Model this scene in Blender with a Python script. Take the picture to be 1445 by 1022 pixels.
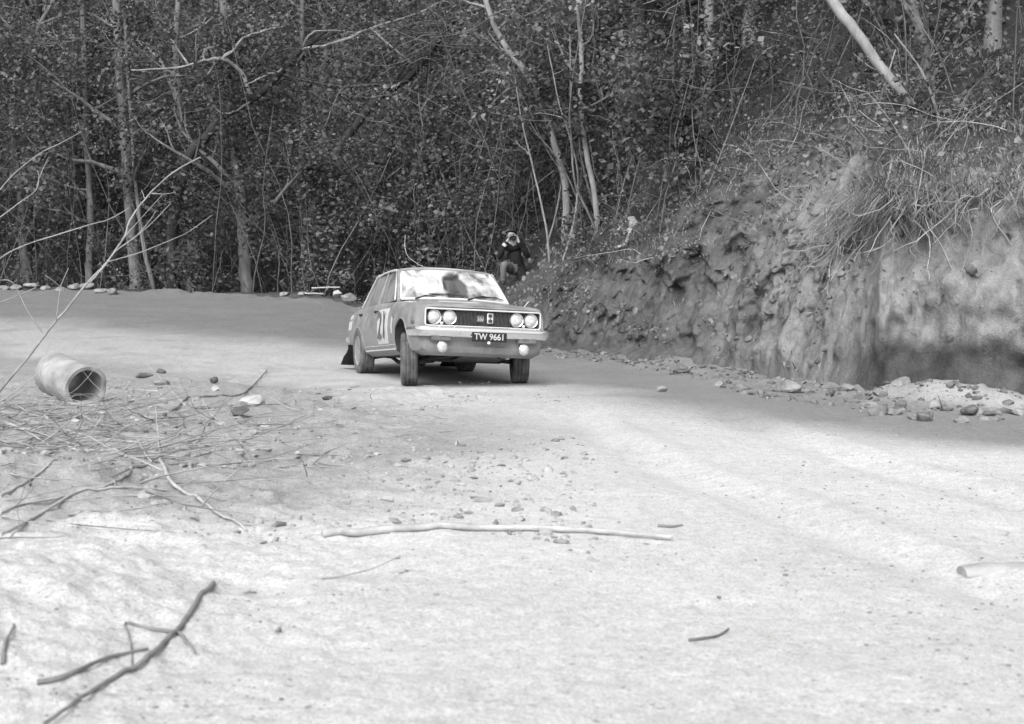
import bpy, bmesh, math, random
import numpy as np
from mathutils import Vector, Matrix
from mathutils.bvhtree import BVHTree

random.seed(7)
RNG = np.random.default_rng(11)
sc = bpy.context.scene
for o in list(bpy.data.objects):
    bpy.data.objects.remove(o)
COL = sc.collection

# ------------------------------------------------------------------ camera, sky, sun, exposure
F_PX, CX, CY, HORIZON, CAM_H = 2000.0, 722.5, 511.0, 410.0, 1.10
TILT = math.atan((CY - HORIZON) / F_PX)
cd = bpy.data.cameras.new('camera'); cam = bpy.data.objects.new('camera', cd); COL.objects.link(cam)
cam.location = (0, 0, CAM_H); cam.rotation_euler = (math.pi / 2 - TILT, 0, 0)
cd.sensor_fit = 'HORIZONTAL'; cd.sensor_width = 36; cd.lens = 36 * F_PX / 1445
cd.clip_start = 0.05; cd.clip_end = 4000
cd.dof.use_dof = True; cd.dof.focus_distance = 16.6; cd.dof.aperture_fstop = 4.8
sc.camera = cam

SUN_EL, SUN_AZ = math.radians(44), math.radians(198)     # high, behind the camera, a little to its left
w = bpy.data.worlds.new('World'); sc.world = w; w.use_nodes = True
wn = w.node_tree; wn.nodes.clear()
sky = wn.nodes.new('ShaderNodeTexSky'); sky.sky_type = 'NISHITA'; sky.sun_disc = False
sky.sun_elevation = SUN_EL; sky.sun_rotation = SUN_AZ; sky.dust_density = 4.0
hsv = wn.nodes.new('ShaderNodeHueSaturation'); hsv.inputs['Saturation'].default_value = 0.0   # grey, as on the black and white film
bgn = wn.nodes.new('ShaderNodeBackground'); bgn.inputs['Strength'].default_value = 0.15
wo = wn.nodes.new('ShaderNodeOutputWorld')
wn.links.new(sky.outputs[0], hsv.inputs['Color']); wn.links.new(hsv.outputs[0], bgn.inputs[0]); wn.links.new(bgn.outputs[0], wo.inputs[0])
sl = bpy.data.lights.new('sun', 'SUN'); sl.energy = 1.5; sl.angle = math.radians(45); sl.color = (1, 1, 1)
sun = bpy.data.objects.new('sun', sl); COL.objects.link(sun)
# direction TO the sun: azimuth clockwise from +Y
sd = Vector((math.sin(SUN_AZ) * math.cos(SUN_EL), math.cos(SUN_AZ) * math.cos(SUN_EL), math.sin(SUN_EL)))
sun.rotation_euler = sd.to_track_quat('Z', 'Y').to_euler()
sc.view_settings.view_transform = 'Standard'; sc.view_settings.look = 'None'
sc.view_settings.exposure = 0.52; sc.view_settings.gamma = 1.0

# ------------------------------------------------------------------ small helpers
def ray(px, py):
    cx, cy = (px - CX) / F_PX, -(py - CY) / F_PX
    return Vector((cx, math.cos(TILT) + cy * math.sin(TILT), -math.sin(TILT) + cy * math.cos(TILT)))
def at(px, py, Y):                      # a pixel at a known distance along the view
    d = ray(px, py)
    return Vector((0, 0, CAM_H)) + d * (Y / d.y)

def tag(o, label=None, cat=None, group=None, kind=None):
    if label: o['label'] = label
    if cat: o['category'] = cat
    if group: o['group'] = group
    if kind: o['kind'] = kind
    return o
def empty(name, loc=(0, 0, 0), rz=0.0):
    o = bpy.data.objects.new(name, None); COL.objects.link(o)
    o.location = loc; o.rotation_euler = (0, 0, rz); o.empty_display_size = 0.2
    return o
def smooth_mesh(me, ang=40):
    me.polygons.foreach_set('use_smooth', [True] * len(me.polygons))
    if ang < 180:
        try: me.set_sharp_from_angle(angle=math.radians(ang))
        except Exception: pass
def link_mesh(name, me, mat, parent=None, smooth=40):
    o = bpy.data.objects.new(name, me); COL.objects.link(o)
    for m in (mat if isinstance(mat, (list, tuple)) else [mat]): me.materials.append(m)
    if smooth: smooth_mesh(me, smooth)
    if parent is not None: o.parent = parent
    return o
def obj(name, bm, mat, parent=None, smooth=40):
    me = bpy.data.meshes.new(name)
    bmesh.ops.recalc_face_normals(bm, faces=bm.faces)
    bm.to_mesh(me); bm.free()
    return link_mesh(name, me, mat, parent, smooth)
def np_mesh(name, V, Q):
    """mesh from an (n,3) array and an (m,k) face array, fast"""
    me = bpy.data.meshes.new(name); V = np.asarray(V, np.float32); Q = np.asarray(Q, np.int32)
    me.vertices.add(len(V)); me.vertices.foreach_set('co', V.ravel())
    k = Q.shape[1]; me.loops.add(Q.size); me.loops.foreach_set('vertex_index', Q.ravel())
    me.polygons.add(len(Q)); me.polygons.foreach_set('loop_start', np.arange(0, Q.size, k, dtype=np.int32))
    me.update(calc_edges=True)
    return me

# numpy gradient-free value noise, 3D
def _h(i, j, k, s):
    n = (i * 374761393 + j * 668265263 + k * 1274126177 + s * 974711) & 0x7fffffff
    n = ((n ^ (n >> 13)) * 1274126177) & 0x7fffffff
    return ((n ^ (n >> 16)) & 0xffff) / 32767.5 - 1.0
def vnoise(x, y, z, s=0):
    x, y, z = np.broadcast_arrays(np.asarray(x, float), np.asarray(y, float), np.asarray(z, float))
    xi, yi, zi = (np.floor(a).astype(np.int64) for a in (x, y, z))
    u, v, w_ = x - xi, y - yi, z - zi
    u, v, w_ = (a * a * (3 - 2 * a) for a in (u, v, w_))
    r = 0
    for a in (0, 1):
        for b in (0, 1):
            for c in (0, 1):
                r = r + _h(xi + a, yi + b, zi + c, s) * (u if a else 1 - u) * (v if b else 1 - v) * (w_ if c else 1 - w_)
    return r
def fbm(x, y, z=0.0, oc=4, s=0, g=0.5):
    r, a = 0, 1.0
    x, y, z = np.asarray(x, float), np.asarray(y, float), np.asarray(z, float)
    for i in range(oc):
        r = r + a * vnoise(x + 17.3 * i, y - 9.1 * i, z + 3.7 * i, s + i); a *= g; x, y, z = x * 2.03, y * 2.03, z * 2.03
    return r
def sstep(a, b, x):
    t = np.clip((np.asarray(x, float) - a) / (b - a), 0, 1); return t * t * (3 - 2 * t)

def frame_at(t):
    t = t.normalized(); a = Vector((0, 0, 1)) if abs(t.z) < 0.9 else Vector((1, 0, 0))
    n = t.cross(a).normalized(); return n, t.cross(n).normalized()
def tube(bm, pts, rad, sides=8, cap=True):
    pts = [Vector(p) for p in pts]; n = len(pts)
    if not isinstance(rad, (list, tuple)): rad = [rad] * n
    rings = []; prev = None
    for i, p in enumerate(pts):
        t = (pts[min(i + 1, n - 1)] - pts[max(i - 1, 0)])
        if t.length < 1e-9: t = Vector((0, 0, 1))
        t.normalize()
        if prev is None: a, b = frame_at(t)
        else:
            a = (prev - t * prev.dot(t))
            a = a.normalized() if a.length > 1e-6 else frame_at(t)[0]
            b = t.cross(a).normalized()
        prev = a
        rings.append([bm.verts.new(p + (a * math.cos(2 * math.pi * k / sides) + b * math.sin(2 * math.pi * k / sides)) * rad[i]) for k in range(sides)])
    for i in range(n - 1):
        for k in range(sides):
            bm.faces.new((rings[i][k], rings[i][(k + 1) % sides], rings[i + 1][(k + 1) % sides], rings[i + 1][k]))
    if cap and sides > 2:
        bm.faces.new(rings[0][::-1]); bm.faces.new(rings[-1])
def box(bm, c, d, M=None):
    vs = [bm.verts.new(Vector((c[0] + sx * d[0] / 2, c[1] + sy * d[1] / 2, c[2] + sz * d[2] / 2))) for sx in (-1, 1) for sy in (-1, 1) for sz in (-1, 1)]
    for f in ((0, 1, 3, 2), (4, 6, 7, 5), (0, 4, 5, 1), (2, 3, 7, 6), (0, 2, 6, 4), (1, 5, 7, 3)):
        bm.faces.new([vs[i] for i in f])
    if M is not None: bmesh.ops.transform(bm, matrix=M, verts=vs)
    return vs
def bevel(bm, r, seg=2):
    bmesh.ops.bevel(bm, geom=list(bm.edges), offset=r, segments=seg, affect='EDGES', profile=0.6)
def lathe(bm, prof, sides=32, axis='Y', c=(0, 0, 0), closed=False):
    """profile of (radius, along) pairs turned round an axis"""
    rings = []
    for r, a in prof:
        ring = []
        for k in range(sides):
            u, v = r * math.cos(2 * math.pi * k / sides), r * math.sin(2 * math.pi * k / sides)
            p = {'X': (a, u, v), 'Y': (u, a, v), 'Z': (u, v, a)}[axis]
            ring.append(bm.verts.new(Vector(p) + Vector(c)))
        rings.append(ring)
    n = len(rings)
    for i in range(n if closed else n - 1):
        A, B = rings[i], rings[(i + 1) % n]
        for k in range(sides):
            bm.faces.new((A[k], A[(k + 1) % sides], B[(k + 1) % sides], B[k]))
    if not closed:
        for R_, rr in ((rings[0], prof[0][0]), (rings[-1], prof[-1][0])):
            if rr > 1e-4:
                try: bm.faces.new(R_)
                except Exception: pass
    bmesh.ops.remove_doubles(bm, verts=bm.verts, dist=1e-5)
def text_mesh(txt, size, mat, name, parent, M, depth=0.002):
    cu = bpy.data.curves.new(name, 'FONT'); cu.body = txt; cu.size = size; cu.align_x = 'CENTER'; cu.align_y = 'CENTER'; cu.extrude = depth
    cu.offset = 0.012 * size
    o = bpy.data.objects.new(name, cu); COL.objects.link(o)
    me = bpy.data.meshes.new_from_object(o.evaluated_get(bpy.context.evaluated_depsgraph_get()))
    bpy.data.objects.remove(o); me.transform(M)
    return link_mesh(name, me, mat, parent, 0)
def evaluated(o):
    return bpy.data.meshes.new_from_object(o.evaluated_get(bpy.context.evaluated_depsgraph_get()))

# ------------------------------------------------------------------ materials (greys: the photograph is black and white)
def mat(name, lo, hi, scale=6.0, rough=0.85, bump=0.0, bscale=None, detail=8.0, metallic=0.0, island=0.0, spec=0.3, coord='Object', stretch=None, bdist=0.02, trans=0.0, gain=(0.35, 0.65)):
    m = bpy.data.materials.new(name); m.use_nodes = True; nt = m.node_tree; N = nt.nodes; L = nt.links
    b = N['Principled BSDF']; b.inputs['Roughness'].default_value = rough; b.inputs['Metallic'].default_value = metallic
    b.inputs['Specular IOR Level'].default_value = spec
    tc = N.new('ShaderNodeTexCoord'); mp = N.new('ShaderNodeMapping'); L.new(tc.outputs[coord], mp.inputs[0])
    if stretch: mp.inputs['Scale'].default_value = stretch
    nz = N.new('ShaderNodeTexNoise'); nz.inputs['Scale'].default_value = scale; nz.inputs['Detail'].default_value = detail; nz.inputs['Roughness'].default_value = 0.6
    L.new(mp.outputs[0], nz.inputs['Vector'])
    mr = N.new('ShaderNodeMapRange'); mr.inputs[1].default_value = gain[0]; mr.inputs[2].default_value = gain[1]; mr.inputs[3].default_value = lo; mr.inputs[4].default_value = hi
    L.new(nz.outputs['Fac'], mr.inputs[0])
    out = mr.outputs[0]
    if island:
        g = N.new('ShaderNodeNewGeometry'); mm = N.new('ShaderNodeMapRange'); mm.inputs[3].default_value = 1 - island; mm.inputs[4].default_value = 1 + island
        L.new(g.outputs['Random Per Island'], mm.inputs[0])
        mu = N.new('ShaderNodeMath'); mu.operation = 'MULTIPLY'; L.new(out, mu.inputs[0]); L.new(mm.outputs[0], mu.inputs[1]); out = mu.outputs[0]
    L.new(out, b.inputs['Base Color'])
    if bump:
        n2 = N.new('ShaderNodeTexNoise'); n2.inputs['Scale'].default_value = bscale or scale * 4; n2.inputs['Detail'].default_value = 8; n2.inputs['Roughness'].default_value = 0.65
        L.new(mp.outputs[0], n2.inputs['Vector'])
        bp = N.new('ShaderNodeBump'); bp.inputs['Strength'].default_value = bump; bp.inputs['Distance'].default_value = bdist
        L.new(n2.outputs['Fac'], bp.inputs['Height']); L.new(bp.outputs[0], b.inputs['Normal'])
    if trans:
        t = N.new('ShaderNodeBsdfTranslucent'); L.new(out, t.inputs[0]); mx = N.new('ShaderNodeMixShader'); mx.inputs[0].default_value = trans
        L.new(b.outputs[0], mx.inputs[1]); L.new(t.outputs[0], mx.inputs[2]); L.new(mx.outputs[0], N['Material Output'].inputs[0])
    return m

def soil_material(name, attr_lo, attr_hi, litter=True, bdist=.03, bscale=22, con=1.0, streak=None):
    """dry soil whose tone (from pale to darker) is stored per vertex in 'tone'"""
    m = bpy.data.materials.new(name); m.use_nodes = True; nt = m.node_tree; N = nt.nodes; L = nt.links
    b = N['Principled BSDF']; b.inputs['Roughness'].default_value = 0.95; b.inputs['Specular IOR Level'].default_value = 0.1
    tc = N.new('ShaderNodeTexCoord')
    at_ = N.new('ShaderNodeAttribute'); at_.attribute_name = 'tone'
    base = N.new('ShaderNodeMapRange'); base.inputs[3].default_value = attr_lo; base.inputs[4].default_value = attr_hi; L.new(at_.outputs['Fac'], base.inputs[0])
    def noise(scale, detail, lo, hi, a, b_, rough=0.62, stretch=None):
        n = N.new('ShaderNodeTexNoise'); n.inputs['Scale'].default_value = scale; n.inputs['Detail'].default_value = detail; n.inputs['Roughness'].default_value = rough
        if stretch:
            mp = N.new('ShaderNodeMapping'); mp.inputs['Scale'].default_value = stretch; L.new(tc.outputs['Object'], mp.inputs[0]); L.new(mp.outputs[0], n.inputs['Vector'])
        else: L.new(tc.outputs['Object'], n.inputs['Vector'])
        r = N.new('ShaderNodeMapRange'); r.inputs[1].default_value = a; r.inputs[2].default_value = b_; r.inputs[3].default_value = lo; r.inputs[4].default_value = hi
        L.new(n.outputs['Fac'], r.inputs[0]); return n, r
    def mul(a, b_):
        q = N.new('ShaderNodeMath'); q.operation = 'MULTIPLY'; L.new(a, q.inputs[0]); L.new(b_, q.inputs[1]); return q.outputs[0]
    _, r1 = noise(1.1, 6, 1 - .16 * con, 1 + .12 * con, 0.3, 0.7)
    _, r2 = noise(14 if not streak else 5, 8, 1 - .22 * con, 1 + .12 * con, 0.32, 0.62, .62, streak)
    n3, r3 = noise(70, 6, 0.74, 1.12, 0.32, 0.6, 0.7)
    c = mul(mul(mul(base.outputs[0], r1.outputs[0]), r2.outputs[0]), r3.outputs[0])
    _, r6 = noise(190, 3, 0.78, 1.14, 0.36, 0.62, 0.6); c = mul(c, r6.outputs[0])
    if litter:      # dark crumbs and scraps of leaf trodden into the dust
        _, r4 = noise(30, 3, 0.45, 1.0, 0.27, 0.35, 0.5, (1, 1.6, 1)); c = mul(c, r4.outputs[0])
    L.new(c, b.inputs['Base Color'])
    n5, _ = noise(bscale, 10, 0, 1, 0, 1, 0.7)
    bp = N.new('ShaderNodeBump'); bp.inputs['Strength'].default_value = 0.7; bp.inputs['Distance'].default_value = bdist
    L.new(n5.outputs['Fac'], bp.inputs['Height']); L.new(bp.outputs[0], b.inputs['Normal'])
    return m

M_GROUND = soil_material('dry_dirt', 0.17, 0.63, True, .030, 34, .6)
M_BANK = soil_material('bank_earth', 0.05, 0.30, False, .16, 13, 1.8, (1, 1, .3))
M_CLOD = mat('soil_clods', 0.20, 0.42, 9, 0.95, 0.5, 30, island=0.25)
M_CLOD_D = mat('bank_clods', 0.10, 0.24, 9, 0.95, 0.5, 30, island=0.25)
M_ROCK = mat('grey_rock', 0.16, 0.34, 5, 0.9, 0.6, 16)
M_ROCK_PALE = mat('pale_rock', 0.36, 0.54, 5, 0.9, 0.6, 16)
M_ROCK_DARK = mat('dark_rock', 0.07, 0.16, 5, 0.9, 0.6, 16)
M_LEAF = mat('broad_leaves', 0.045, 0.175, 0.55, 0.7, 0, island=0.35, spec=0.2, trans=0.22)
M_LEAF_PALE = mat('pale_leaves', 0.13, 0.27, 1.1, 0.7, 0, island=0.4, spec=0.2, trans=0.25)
M_GRASS = mat('dry_grass', 0.16, 0.34, 2.0, 0.8, 0, island=0.5, trans=0.2)
M_BARK = mat('grey_bark', 0.11, 0.23, 7, 0.95, 0.8, 26, stretch=(1, 1, 0.25))
M_BARK_PALE = mat('pale_bark', 0.19, 0.34, 7, 0.9, 0.6, 26, stretch=(1, 1, 0.3))
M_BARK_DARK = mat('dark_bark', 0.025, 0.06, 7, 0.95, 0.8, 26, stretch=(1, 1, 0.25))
M_TWIG = mat('bare_twig', 0.10, 0.22, 5, 0.9, 0.3, 30)
M_DEADWOOD = mat('bleached_wood', 0.34, 0.52, 12, 0.85, 0.5, 40)
M_DRYTWIG = mat('dry_brush', 0.22, 0.42, 6, 0.9, 0.2, 30, island=0.4)
M_DARKSTICK = mat('dark_fallen_wood', 0.17, 0.29, 12, 0.9, 0.5, 40)
M_CONCRETE = mat('weathered_concrete', 0.22, 0.40, 5, 0.93, 0.5, 30)

# ------------------------------------------------------------------ terrain: ground sheet and the hillside that rings the bend
# foot of the bank: position, direction into the hill, heights above the foot at the distances S
S_NODE = np.array([0, .2, .5, .9, 1.3, 2.2, 3.5, 6, 10, 18, 35, 80.])
CUT = [0, .50, 1.20, 1.82, 2.05, 2.40, 2.85, 3.8, 6.4, 12.5, 27, 60]
FOOT = [
    ((20, 9.6), (.25, 1), CUT), ((14, 10.6), (.25, 1), CUT), ((8, 11.9), (.2, 1), CUT), ((5.4, 12.9), (.15, 1), CUT), ((4.4, 13.4), (.12, 1), CUT),
    ((3.7, 14.2), (.3, 1), [0, .45, 1.1, 1.7, 2.0, 2.5, 3.0, 4.0, 6.5, 12.5, 27, 60]),
    ((3.4, 16.2), (.6, .8), [0, .40, 1.05, 1.75, 2.35, 3.2, 3.8, 4.9, 7.2, 12.5, 27, 60]),
    ((3.15, 19.0), (.5, .85), [0, .30, .80, 1.4, 2.0, 3.0, 3.8, 4.9, 7.2, 12.2, 26, 59]),
    ((2.2, 21.2), (.32, .95), [0, .2, .55, 1.0, 1.5, 2.4, 3.2, 4.3, 6.5, 11.6, 25, 58]),
    ((.95, 24.4), (.2, 1), [0, .12, .35, .65, .95, 1.6, 2.3, 3.5, 5.6, 10.6, 24, 57]),
    ((-.8, 27.2), (.1, 1), [0, .06, .17, .33, .48, .78, 1.15, 2.1, 4.1, 9.6, 23, 55]),
    ((-4, 32), (0, 1), [0, .10, .16, .12, .0, -.25, -.2, .6, 2.8, 8.5, 22, 54]),
    ((-8, 34.6), (-.05, 1), [0, .06, .06, -.1, -.4, -.8, -.9, .2, 2.6, 8.5, 22, 54]),
    ((-14, 36), (-.1, 1), [0, .12, .14, .0, -.2, -.6, -.6, .3, 2.6, 8.5, 22, 54]),
    ((-26, 36), (-.2, 1), [0, .1, .1, .0, -.2, -.4, -.3, .5, 2.8, 9, 23, 54]),
    ((-60, 30), (-.5, .8), [0, .1, .1, .0, -.2, -.4, -.3, .5, 2.8, 9, 23, 54])]
_fp = np.array([a for a, _, _ in FOOT], float); _fd = np.array([b for _, b, _ in FOOT], float); _fz = np.array([c for _, _, c in FOOT], float)
_fd /= np.linalg.norm(_fd, axis=1)[:, None]
_arc = np.concatenate([[0], np.cumsum(np.linalg.norm(np.diff(_fp, axis=0), axis=1))])
ARC_END = _arc[-1]
def _dense(a):
    t = np.arange(0, ARC_END, 0.05); d = np.stack([np.interp(t, _arc, a[:, k]) for k in range(a.shape[1])], 1)
    k = 25; ker = np.hanning(2 * k + 1); ker /= ker.sum()
    p = np.pad(d, ((k, k), (0, 0)), mode='edge'); d2 = np.stack([np.convolve(p[:, j], ker, 'valid') for j in range(d.shape[1])], 1)
    d2[0], d2[-1] = d[0], d[-1]
    return t, d2
_T, FP = _dense(_fp); _, FD = _dense(_fd); _, FZ = _dense(_fz)

def foot_s(x, y):
    """rough signed distance from the foot of the bank, positive inside the hill"""
    x = np.asarray(x, float); y = np.asarray(y, float); sh = x.shape; x = x.ravel(); y = y.ravel()
    P = FP[::6]; D = FD[::6]; out = np.full(len(x), -9.0)
    for i in range(0, len(x), 20000):
        dx = x[i:i + 20000, None] - P[None, :, 0]; dy = y[i:i + 20000, None] - P[None, :, 1]
        q = dx * dx + dy * dy; j = np.argmin(q, 1); r = np.arange(len(j))
        side = dx[r, j] * D[j, 0] + dy[r, j] * D[j, 1]
        out[i:i + 20000] = np.sqrt(q[r, j]) * np.where(side > 0, 1, -1)
    return out.reshape(sh)
def ground_base(x, y):
    x = np.asarray(x, float); y = np.asarray(y, float)
    g = 0.065 * np.maximum(0, y - 19) * sstep(1.5, -4.5, x)
    g = g * sstep(200, 60, y)
    g = g + 0.26 * np.exp(-(((x + 2.9) / 1.0) ** 2 + ((y - 7.6) / 1.0) ** 2)) + 0.16 * np.exp(-(((x + 1.9) / .7) ** 2 + ((y - 5.0) / .7) ** 2))
    g = g + 0.16 * np.exp(-(((x + 4.6) / 1.4) ** 2 + ((y - 11) / 2.0) ** 2))
    return g
CARX, CARY, CARYAW = -0.5545, 16.64, 0.302
def ground_rough(x, y):
    x = np.asarray(x, float); y = np.asarray(y, float)
    left = sstep(0.3, -1.6, x - 0.05 * (y - 8)) * sstep(22, 16, y)
    n = 0.022 * fbm(x * .8, y * .8, 0, 3, 1) + (0.005 + 0.020 * left) * fbm(x * 3.1, y * 3.1, 0, 4, 5) + (0.003 + 0.012 * left) * fbm(x * 13, y * 13, 0, 3, 9)
    n = n + (.010 + .016 * left) * np.maximum(0, fbm(x * 9, y * 9, 0, 2, 25) - .45) * sstep(.0, .5, fbm(x * .9, y * .9, 0, 2, 27) + .2)
    n = n + 0.02 * left * np.maximum(0, fbm(x * 6, y * 6, 0, 2, 21) - .3)
    n = n - .035 * left * sstep(.25, .7, fbm(x * 1.9 + 5, y * 1.9, 0, 3, 23))
    # shallow wheel ruts along the line the cars take
    for off in (0.0, 1.35):
        c = 0.9 + off + 0.16 * (9 - y) + 0.018 * (9 - y) ** 2
        n = n - 0.034 * np.exp(-((x - c) / .16) ** 2) * sstep(15, 11, y) + 0.02 * np.exp(-((x - c - .3) / .12) ** 2) * sstep(15, 11, y)
    cx = CARX - math.sin(CARYAW) * 1.25; cy = CARY + math.cos(CARYAW) * 1.25
    calm = np.exp(-(((x - cx) ** 2 + (y - cy) ** 2) / 2.2 ** 2) ** 2)
    return n * (1 - 0.93 * calm)
def polyside(x, y, P):
    """signed distance to an open polyline, positive to its left when walked in order"""
    x = np.asarray(x, float); y = np.asarray(y, float); best = np.full(x.shape, 1e9); sg = np.zeros(x.shape)
    for (x0, y0), (x1, y1) in zip(P[:-1], P[1:]):
        dx, dy = x1 - x0, y1 - y0; t = np.clip(((x - x0) * dx + (y - y0) * dy) / (dx * dx + dy * dy), 0, 1)
        ex, ey = x - x0 - t * dx, y - y0 - t * dy; d = np.hypot(ex, ey); c = dx * ey - dy * ex
        m = d < best; best = np.where(m, d, best); sg = np.where(m, np.sign(c), sg)
    return best * sg
UP = [(30, 2), (12, 6.3), (6, 8.7), (3.6, 9.9), (2.2, 11.6), (1.0, 14.4), (.5, 18), (-.6, 20.8), (-2.7, 22.6), (-5.1, 24), (-9.7, 27), (-30, 34)]
LO = [(-30, 27), (-9.7, 23.5), (-5, 20), (-2.6, 16.6), (-1.0, 14.2), (-.2, 12.2), (-.4, 9.6), (-1.0, 7.8), (-1.5, 6.7), (-2.6, 5.9), (-8, 3.6)]
def foot_near(x, y):
    r = np.full(np.shape(x), -9.0); m = (y > 9) & (y < 17) & (np.abs(x) < 16)
    if m.any(): r[m] = foot_s(x[m], y[m])
    return r
def tone(x, y):
    wob = 0.35 * fbm(x * .7, y * .7, 0, 3, 31)
    sw = .85 + .6 * sstep(15, 23, y); a = sstep(-1, 1, (polyside(x, y, UP) + wob) / sw) * (1 - .22 * sstep(15, 23, y))            # paler on the near side of UP, darker beyond it
    b = sstep(.8, -.8, -polyside(x, y, LO) + 1.6 * wob)        # 1 off the loose left side
    pit = sstep(.3, .75, fbm(x * 1.9 + 5, y * 1.9, 0, 3, 23)) * sstep(.6, -1.2, x)
    return np.clip((1 - .28 * pit) * (1 - .34 * sstep(5.5, 15, y)) * a * (0.30 + 0.70 * b) * (0.9 + 0.12 * fbm(x * .35, y * .35, 0, 3, 41)) + .19 - .11 * sstep(19, 25, y) + .08 * sstep(10, 4, y) + .34 * np.exp(-((foot_near(x, y) + .45) / .5) ** 2) * sstep(3.2, 4.2, x), 0, 1)

# ground sheet: polar rings about a point just behind the camera, fine inside the view
ang = np.concatenate([np.linspace(-180, -32, 60, endpoint=False), np.linspace(-32, 32, 640, endpoint=False), np.linspace(32, 180, 60, endpoint=False)])
ang = np.radians(ang); rad = np.concatenate([np.linspace(0.05, 3.4, 14, endpoint=False), np.geomspace(3.4, 46, 470, endpoint=False), np.geomspace(46, 2500, 16)])
A, R_ = np.meshgrid(ang, rad); GX = R_ * np.sin(A); GY = -1.0 + R_ * np.cos(A)
fs = np.full(GX.shape, -9.0); near = (GY > 6) & (R_ < 150); fs[near] = foot_s(GX[near], GY[near])
fs[(GY > 6) & (R_ >= 150) & (GY > 40)] = 9
GZ = ground_base(GX, GY) + ground_rough(GX, GY) * sstep(120, 40, R_)
GZ = GZ - 3.0 * sstep(0.25, 2.5, fs) + .10 * sstep(-1.6, 0, fs) * np.maximum(0, .4 + fbm(GX * 1.6, GY * 1.6, 0, 3, 51)) * sstep(0.6, 0, fs)
GZ = GZ + .17 * np.exp(-((fs + .15) / .38) ** 2) * sstep(3.2, 4.2, GX) * sstep(17, 14, GY) * (.75 + .5 * fbm(GX * 2.2, GY * 2.2, 0, 4, 55))
nr, na = GX.shape
idx = np.arange(nr * na).reshape(nr, na); nx = np.roll(idx, -1, 1)
Q = np.stack([idx[:-1], nx[:-1], nx[1:], idx[1:]], -1).reshape(-1, 4)
gme = np_mesh('ground', np.stack([GX, GY, GZ], -1).reshape(-1, 3), Q[:, ::-1])
ta = gme.attributes.new('tone', 'FLOAT', 'POINT'); ta.data.foreach_set('value', tone(GX, GY).ravel().astype(np.float32))
GROUND = link_mesh('ground', gme, M_GROUND, None, 180); tag(GROUND, 'pale dusty dirt track and verge round the bend', 'ground', kind='structure')

# hillside sheet
def hill(t, s, detail=True):
    """point on the hillside: t metres along the foot, s metres into the hill"""
    t = np.asarray(t, float); s = np.asarray(s, float); i = t / 0.05
    def lk(a):
        j = np.clip(i.astype(int), 0, len(a) - 2); f = np.clip(i - j, 0, 1)
        return a[j] * (1 - f)[..., None] + a[j + 1] * f[..., None]
    P, D, Z = lk(FP), lk(FD), lk(FZ)
    k = np.clip(np.searchsorted(S_NODE, s, side='right') - 1, 0, len(S_NODE) - 2)
    f = np.clip((s - S_NODE[k]) / (S_NODE[k + 1] - S_NODE[k]), 0, 1)
    z0 = np.take_along_axis(Z, k[..., None], -1)[..., 0]; z1 = np.take_along_axis(Z, (k + 1)[..., None], -1)[..., 0]
    x = P[..., 0] + D[..., 0] * s; y = P[..., 1] + D[..., 1] * s; zr = z0 + (z1 - z0) * f
    z = zr + ground_base(P[..., 0], P[..., 1]) * sstep(30, 6, s)
    if detail:
        soil = sstep(0.02, .3, s)
        face = soil * sstep(4.5, 1.5, s) * sstep(33, 28, t)          # the bare cut
        rill = fbm(t * 2.3, s * .35, 0, 4, 61) ; lump = fbm(t * 1.0, zr * 1.1, s * .6, 4, 71); fine = fbm(t * 7, zr * 6, s * 3, 3, 81)
        off = face * (sstep(19, 17, t) * (.09 * fbm(t * 6.5, s * .6, zr * .5, 3, 88) + .05 * fbm(t * 14, zr * 7, 0, 3, 89) - .10 * sstep(.35, .6, fbm(t * 3.3, zr * .7, 0, 2, 90))) + 0.24 * rill + (.20 + .06 * sstep(17, 20, t)) * lump + 0.07 * fine + .05 * fbm(t * 16, zr * 11, s * 5, 2, 83) + .04 * np.abs(fbm(t * 9, zr * 2.0, s, 3, 87))) + soil * sstep(19, 22, t) * sstep(36, 30, t) * (.18 * lump + .16 * fbm(t * 3, zr * 2, s * 2, 4, 85))
        under = sstep(18.6, 17.2, t) * np.exp(-((zr - .22) / .26) ** 2) * soil * 0.34      # hollow at the foot
        under = under * (0.75 + .5 * fbm(t * .9, 3, 0, 2, 91))
        lip = sstep(20, 17.5, t) * np.exp(-((zr - 1.60 - .16 * fbm(t * 1.1, 2, 0, 3, 96)) / .20) ** 2) * 0.34 * (0.8 + .5 * fbm(t * 1.3, 7, 0, 2, 95))   # hollow under the turf
        off = off + under + lip - 0.16 * sstep(20, 17.5, t) * np.exp(-((zr - 2.02) / .15) ** 2)
        x = x + D[..., 0] * off; y = y + D[..., 1] * off
        z = z + soil * (0.14 * lump * sstep(0, 1, s) + 0.06 * fine * sstep(0.1, 1, s)) + .5 * sstep(3, 9, s) * fbm(x * .25, y * .25, 0, 3, 99)
        z = z - 0.12 * sstep(0.08, 0, s)
    return np.stack([x, y, z], -1)
tt = np.concatenate([np.arange(0, 9, .25), np.arange(9, 38, .055), np.arange(38, ARC_END - .1, .3)])
ss = np.concatenate([np.arange(0, 1.3, .022), np.arange(1.3, 3.0, .05), np.arange(3.0, 9, .22), np.geomspace(9, 80, 26)])
TT, SS = np.meshgrid(tt, ss, indexing='ij'); HV = hill(TT, SS)
n0, n1 = TT.shape; idx = np.arange(n0 * n1).reshape(n0, n1)
Q = np.stack([idx[:-1, :-1], idx[:-1, 1:], idx[1:, 1:], idx[1:, :-1]], -1).reshape(-1, 4)
hme = np_mesh('hillside', HV.reshape(-1, 3), Q)
zr_ = HV[..., 2] - ground_base(HV[..., 0] * 0 + 5, HV[..., 1])
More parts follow.
